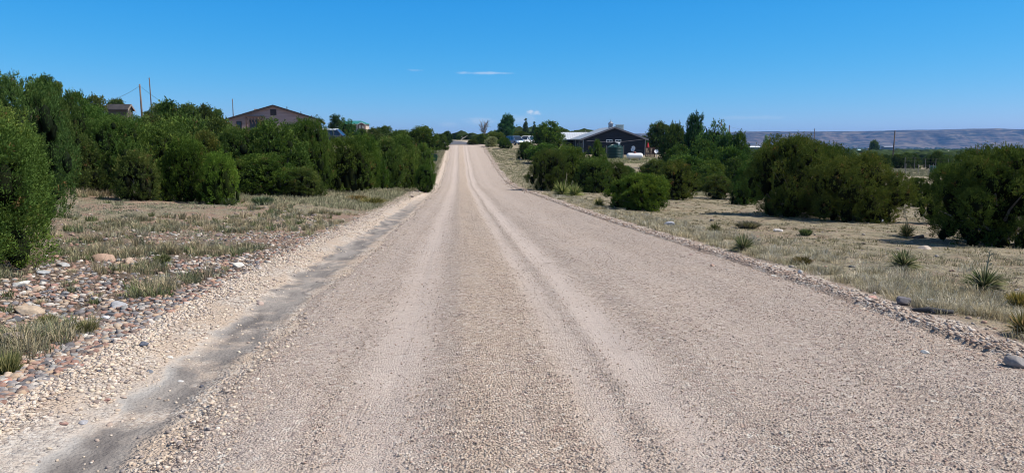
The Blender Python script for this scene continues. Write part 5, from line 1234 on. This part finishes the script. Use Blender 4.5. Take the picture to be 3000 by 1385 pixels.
# ------------------------------------------------------------------ waste container and mailboxes
D = 100; x, y, _ = at(1266, 438, D); x, y, gz = (at(1268, 437, D)[0], D, 0); gz = H(x, y)
ct = empty('waste_container', (x, y, gz), radians(8)); tag(ct, 'dark green waste container beside the left side of the road', 'container')
m_gc = simple('green_container', (.02, .075, .04), .45); m_dl = simple('black_lid', (.02, .022, .025), .5)
mb = MB(); mb.add([(-.52, -.45, .1), (.52, -.45, .1), (.52, .45, .1), (-.52, .45, .1), (-.6, -.52, 1.05), (.6, -.52, .95), (.6, .52, .95), (-.6, .52, 1.05)], [(0,3,2,1),(4,5,6,7),(0,1,5,4),(1,2,6,5),(2,3,7,6),(3,0,4,7)]); mb.build('bin_body', m_gc, ct, bevel=.03)
mb = MB(); mb.add([(-.64, -.56, 1.06), (.64, -.56, .96), (.64, .56, .96), (-.64, .56, 1.06), (-.64, -.56, 1.12), (.64, -.56, 1.01), (.64, .56, 1.01), (-.64, .56, 1.12)], [(0,3,2,1),(4,5,6,7),(0,1,5,4),(1,2,6,5),(2,3,7,6),(3,0,4,7)]); mb.build('lid', m_dl, ct)
mb = MB(); mb.box(.57, .66, -.3, .3, .55, .68); mb.build('side_pocket', m_gc, ct)
for sx in (-.45, .45):
    mb = MB(); mb.lathe([(.001, -.03), (.09, -.03), (.09, .03), (.001, .03)], 14, (sx, -.4, .06), 'y'); mb.build('wheel', m_dl, ct)
D = 126; x, y, _ = at(1305, 425, D); gz = H(x, y)
mbx = empty('mailbox', (x, y, gz)); tag(mbx, 'white rounded mailbox on a wooden post left of the road crest', 'mailbox')
mb = MB(); mb.box(-.06, .06, -.06, .06, -.2, 1.0); mb.box(-.35, .35, -.06, .06, 1.0, 1.08); mb.build('post', MT['greywood'], mbx)
for sx in (-.17, .17):
    mb = MB(); pl = [(-.14, 0), (.14, 0), (.14, .14)] + [(.14 * cos(a), .14 + .12 * sin(a)) for a in np.linspace(.3, pi - .3, 6)] + [(-.14, .14)]
    mb.prism([(a + sx, b + 1.082) for a, b in pl], -.3, .3); b_ = mb.build('box', m_white, mbx)
mb = MB(); mb.box(.325, .335, -.1, -.05, 1.15, 1.4); mb.build('flag', m_rust, mbx)
# ------------------------------------------------------------------ vehicles
m_tyre = simple('tyre', (.02, .02, .02), .9); m_rim = simple('rim', (.45, .45, .46), .35, metal=.6); m_vglass = simple('vehicle_glass', (.02, .03, .045), .08, .05, 1, spec=.8)
m_lamp = simple('headlight_lens', (.75, .75, .72), .15, .05)
def vehicle(name, loc, rz, colr, label, cat, L=4.9, Wd=1.9, Ht=1.75, roofcol=None, van=True, rb=0.0):
    r = empty(name, loc, rz); tag(r, label, cat); mp = simple(name + '_paint', colr, .25, .03, 1, metal=.2, spec=.6)
    hl, hw = L / 2, Wd / 2; belt = .98; wb = L * .30
    def arch(cx): return [(cx + .40 * cos(a), .34 + .40 * sin(a)) for a in np.linspace(0, pi, 9)]
    hood = (hl - 1.15, belt + .02) if van else (hl - 1.35, belt + .03)
    pl = [(-hl, .36)] + [(a, b) for a, b in arch(-wb)[::-1]] + [(a, b) for a, b in arch(wb)[::-1]] + [(hl - .02, .36), (hl + .03, .58), (hl - .10, .78), hood, (-hl + .06, belt), (-hl - .02, .7)]
    mb = MB(); n = len(pl); vs = []
    for yy, k in ((-hw, .0), (-hw + .0, 0), (hw, 0)): pass
    mb.prism(pl, -hw, hw); body = mb.build('body', mp, r, bevel=.05)
    fx = hood[0] + (.25 if van else .0); rx = -hl + .08
    top = [(fx, belt), (fx - .85, Ht - .08), (rx + .22, Ht - .08), (rx, belt)]
    def gh(mbb, pl_, w0, w1, y_in=0):
        zs = [p[1] for p in pl_]; v = []
        for sg in (-1, 1):
            for a, b in pl_: k = (b - belt) / (Ht - belt); v.append((a, sg * (w0 + (w1 - w0) * k), b))
        m_ = len(pl_); mbb.add(v, [tuple(range(m_)), tuple(range(2 * m_ - 1, m_ - 1, -1))] + [(i, i + m_, (i + 1) % m_ + m_, (i + 1) % m_) for i in range(m_)])
    mb = MB(); gh(mb, top, hw - .06, hw - .24); mb.build('windows', m_vglass, r)
    mb = MB(); gh(mb, [(fx - .82 + rb * .8, Ht - .10 - rb), (fx - 1.0, Ht - .02), (-.5, Ht), (rx + .4, Ht - .02), (rx + .16 - rb * .2, Ht - .10 - rb)], hw - .05, hw - .20); mb.build('roof', simple(name + '_roof', roofcol or colr, .3, .03), r, bevel=.02)
    mb = MB()
    for xx0, xx1 in ((fx, fx - .85), (fx - 1.15, fx - 1.2), (0.0 - .3, -.32), (rx, rx + .22)):
        for sg in (-1, 1): mb.tube([(xx0, sg * (hw - .05), belt), (xx1, sg * (hw - .22), Ht - .08)], .045, 5)
    mb.build('pillars', mp, r)
    for sx in (-1, 1):
        for sy in (-1, 1):
            w_ = MB(); w_.lathe([(.2, -.1), (.31, -.1), (.33, -.06), (.33, .06), (.31, .1), (.2, .1)], 24, (sx * wb, sy * (hw - .11), .33), 'y'); wo = w_.build('wheel', m_tyre, r, True)
            w_ = MB(); w_.lathe([(.001, -.07), (.2, -.08), (.2, .08), (.001, .07)], 16, (sx * wb, sy * (hw - .11), .33), 'y'); w_.build('rim', m_rim, wo)
    for sy in (-1, 1):
        mb = MB(); mb.box(hl - .12, hl + .035, sy * (hw - .34) - .2, sy * (hw - .34) + .2, .62, .78); mb.build('headlight', m_lamp, r, bevel=.03)
        mb = MB(); mb.box(fx - .35, fx - .15, sy * (hw + .08) - .09, sy * (hw + .08) + .09, belt + .02, belt + .18); mb.build('mirror', mp, r, bevel=.03)
    mb = MB(); mb.box(hl - .02, hl + .045, -.45, .45, .42, .56); mb.build('grille', m_dl, r)
    mb = MB(); mb.box(-hl - .03, -hl + .05, -hw + .05, hw - .05, .36, .5); mb.build('bumper', mp, r)
    return r
D = 150; x, y, _ = at(1509, 430, D); zb = at(0, 435, D)[2]
def flatpad(x, y): return H(x, y)
vehicle('minivan', (x, y, H(x, y)), radians(-62), (.16, .24, .38), 'light blue minivan parked right of the road crest, facing the camera', 'minivan')
x, y, _ = at(1540, 428, 156); vehicle('white_suv', (x, y, H(x, y)), radians(-120), (.78, .78, .78), 'white vehicle half hidden behind a juniper beside the blue minivan', 'car', 4.6, 1.85, 1.8, van=False)
x, y, zr_ = at(976, 377, 98); gz = H(x, y); hv = max(1.8, min(zr_ - gz, 2.6))
vehicle('white_roofed_van', (x, y, gz + (zr_ - gz - 1.9)), radians(-4), (.10, .10, .13), 'dark windowed vehicle with white roof parked right of the pink house', 'van', 4.7, 1.95, 1.9, (.8, .8, .8), rb=.13)
# ------------------------------------------------------------------ utility poles, wires, fence
def pole(px, d, top, label, mat, r=.13, arm=False, lean=0):
    x, y, zt = at(px, top, d); gz = H(x, y); e = empty('utility_pole', (x, y, gz)); tag(e, label, 'utility pole')
    mb = MB(); mb.tube([(0, 0, -.5), (lean * .5, 0, (zt - gz) * .5), (lean, 0, zt - gz)], [r, r * .85, r * .65], 8); mb.build('post', mat, e, True)
    mb = MB(); mb.tube([(lean, -.16, zt - gz - .3), (lean, -.16, zt - gz - .1)], .06, 6); mb.build('insulator', m_gtrim, e)
    return (x + lean, y, zt - .25)
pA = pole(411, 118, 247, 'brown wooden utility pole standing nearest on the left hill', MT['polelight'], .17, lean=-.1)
pB = pole(439, 150, 228, 'tall thin dark pole just right of the brown wooden pole', MT['pole'], .14, lean=-.12)
pC = pole(681, 170, 290, 'thin dark pole on the skyline left of the pink house', MT['pole'], .12)
pD = pole(2137, 150, 367, 'dark utility pole with faint wires right of the feathery conifer', MT['pole'], .15)
pE = pole(2387, 230, 377, 'thin far pole rising above the wide right junipers', MT['pole'], .15)
pF = pole(2620, 150, 383, 'rightmost utility pole standing in front of the mesa', MT['pole'], .16, lean=.15)
pG = pole(2326, 520, 386, 'faint distant pole above the valley left of the poplar', MT['pole'], .12) if False else None
def wire(name, a, b, sag, label, r=.02):
    mb = MB(); pts = [(a[0] + (b[0] - a[0]) * u, a[1] + (b[1] - a[1]) * u, a[2] + (b[2] - a[2]) * u - sag * 4 * u * (1 - u)) for u in np.linspace(0, 1, 22)]
    mb.tube(pts, r, 4); o = mb.build(name, m_dl); tag(o, label, 'wire')
wire('overhead_wire', pA, at(-60, 232, 70), 2.6, 'overhead wire sagging left from the brown wooden pole', .022)
wire('overhead_wire', pA, at(505, 318, 100), .15, 'overhead wire descending right from the brown wooden pole', .022)
wire('overhead_wire', pD, at(2095, 392, 120), .2, 'faint wire running left from the dark pole by the conifer', .014)
wire('overhead_wire', pD, pE, 1.6, 'faint wire running right from the dark pole by the conifer', .012)
# small antenna on the left house side
fence_pts = [(2644, 478), (2676, 480), (2711, 483), (2745, 486), (2786, 488), (2830, 490), (2875, 492)]
f0 = at(2600, 500, 112); gx = [(at(p, 500, 112)[0], 112 + (p - 2700) * .01) for p, _ in fence_pts]
fe = empty('wire_fence', (gx[0][0], gx[0][1], 0)); tag(fe, 'tall wire fence with thin pale posts in the valley clearing on the right', 'fence')
m_post = simple('pale_post', (.19, .175, .16), .8)
for (a, b) in gx:
    gz = H(a, b); mb = MB(); mb.tube([(a - gx[0][0], b - gx[0][1], gz - .3), (a - gx[0][0], b - gx[0][1], gz + 1.9)], .03, 6); mb.build('post', m_post, fe)
mb = MB()
for zz in (.4, .9, 1.4, 1.85): mb.tube([(a - gx[0][0], b - gx[0][1], H(a, b) + zz) for a, b in gx], .004, 3)
mb.build('wires', m_post, fe)
fp2 = [(2653, 100), (2690, 98), (2722, 99), (2733, 101)]
fe = empty('low_fence', (at(2653, 500, 100)[0], 100, 0)); tag(fe, 'short row of pale posts in front of the tall wire fence', 'fence'); bx0 = at(2653, 500, 100)[0]
for p, d in fp2:
    a = at(p, 500, d)[0]; gz = H(a, d); mb = MB(); mb.tube([(a - bx0, d - 100, gz - .3), (a - bx0, d - 100, gz + 1.3)], .045, 6); mb.build('post', m_post, fe)
mb = MB(); pts = [(at(p, 500, d)[0] - bx0, d - 100, H(at(p, 500, d)[0], d) + 1.1) for p, d in fp2]; mb.tube(pts, .004, 3); mb.build('wire', m_post, fe)
x, y, _ = at(2733, 505, 104); gz = H(x, y); mb = MB(); mb.lathe([(.001, 0), (.38, 0), (.4, .05), (.4, .5), (.38, .52), (.38, .9), (.4, .95), (.36, 1.0), (.001, 1.0)], 18); o = mb.build('barrel', simple('teal_plastic', (.03, .12, .12), .5)); o.location = (x, y, gz); tag(o, 'dark teal barrel behind the short row of posts', 'barrel')

# ------------------------------------------------------------------ haze
def haze():
    m = bpy.data.materials.new('haze'); m.use_nodes = True; m.node_tree.nodes.clear(); T = NT(m.node_tree)
    v = T.n('ShaderNodeVolumePrincipled', {'Color': (.22, .49, 1.0, 1), 'Density': 7e-5, 'Anisotropy': .2})
    T.n('ShaderNodeOutputMaterial', {'Volume': v.outputs[0]})
    mb = MB(); mb.box(-6700, 6700, -60, 8300, -110, 125); o = mb.build('haze', m); tag(o, 'thin blue haze of distance over the whole valley', 'haze', kind='stuff')
haze()
print('objects', len(bpy.data.objects))
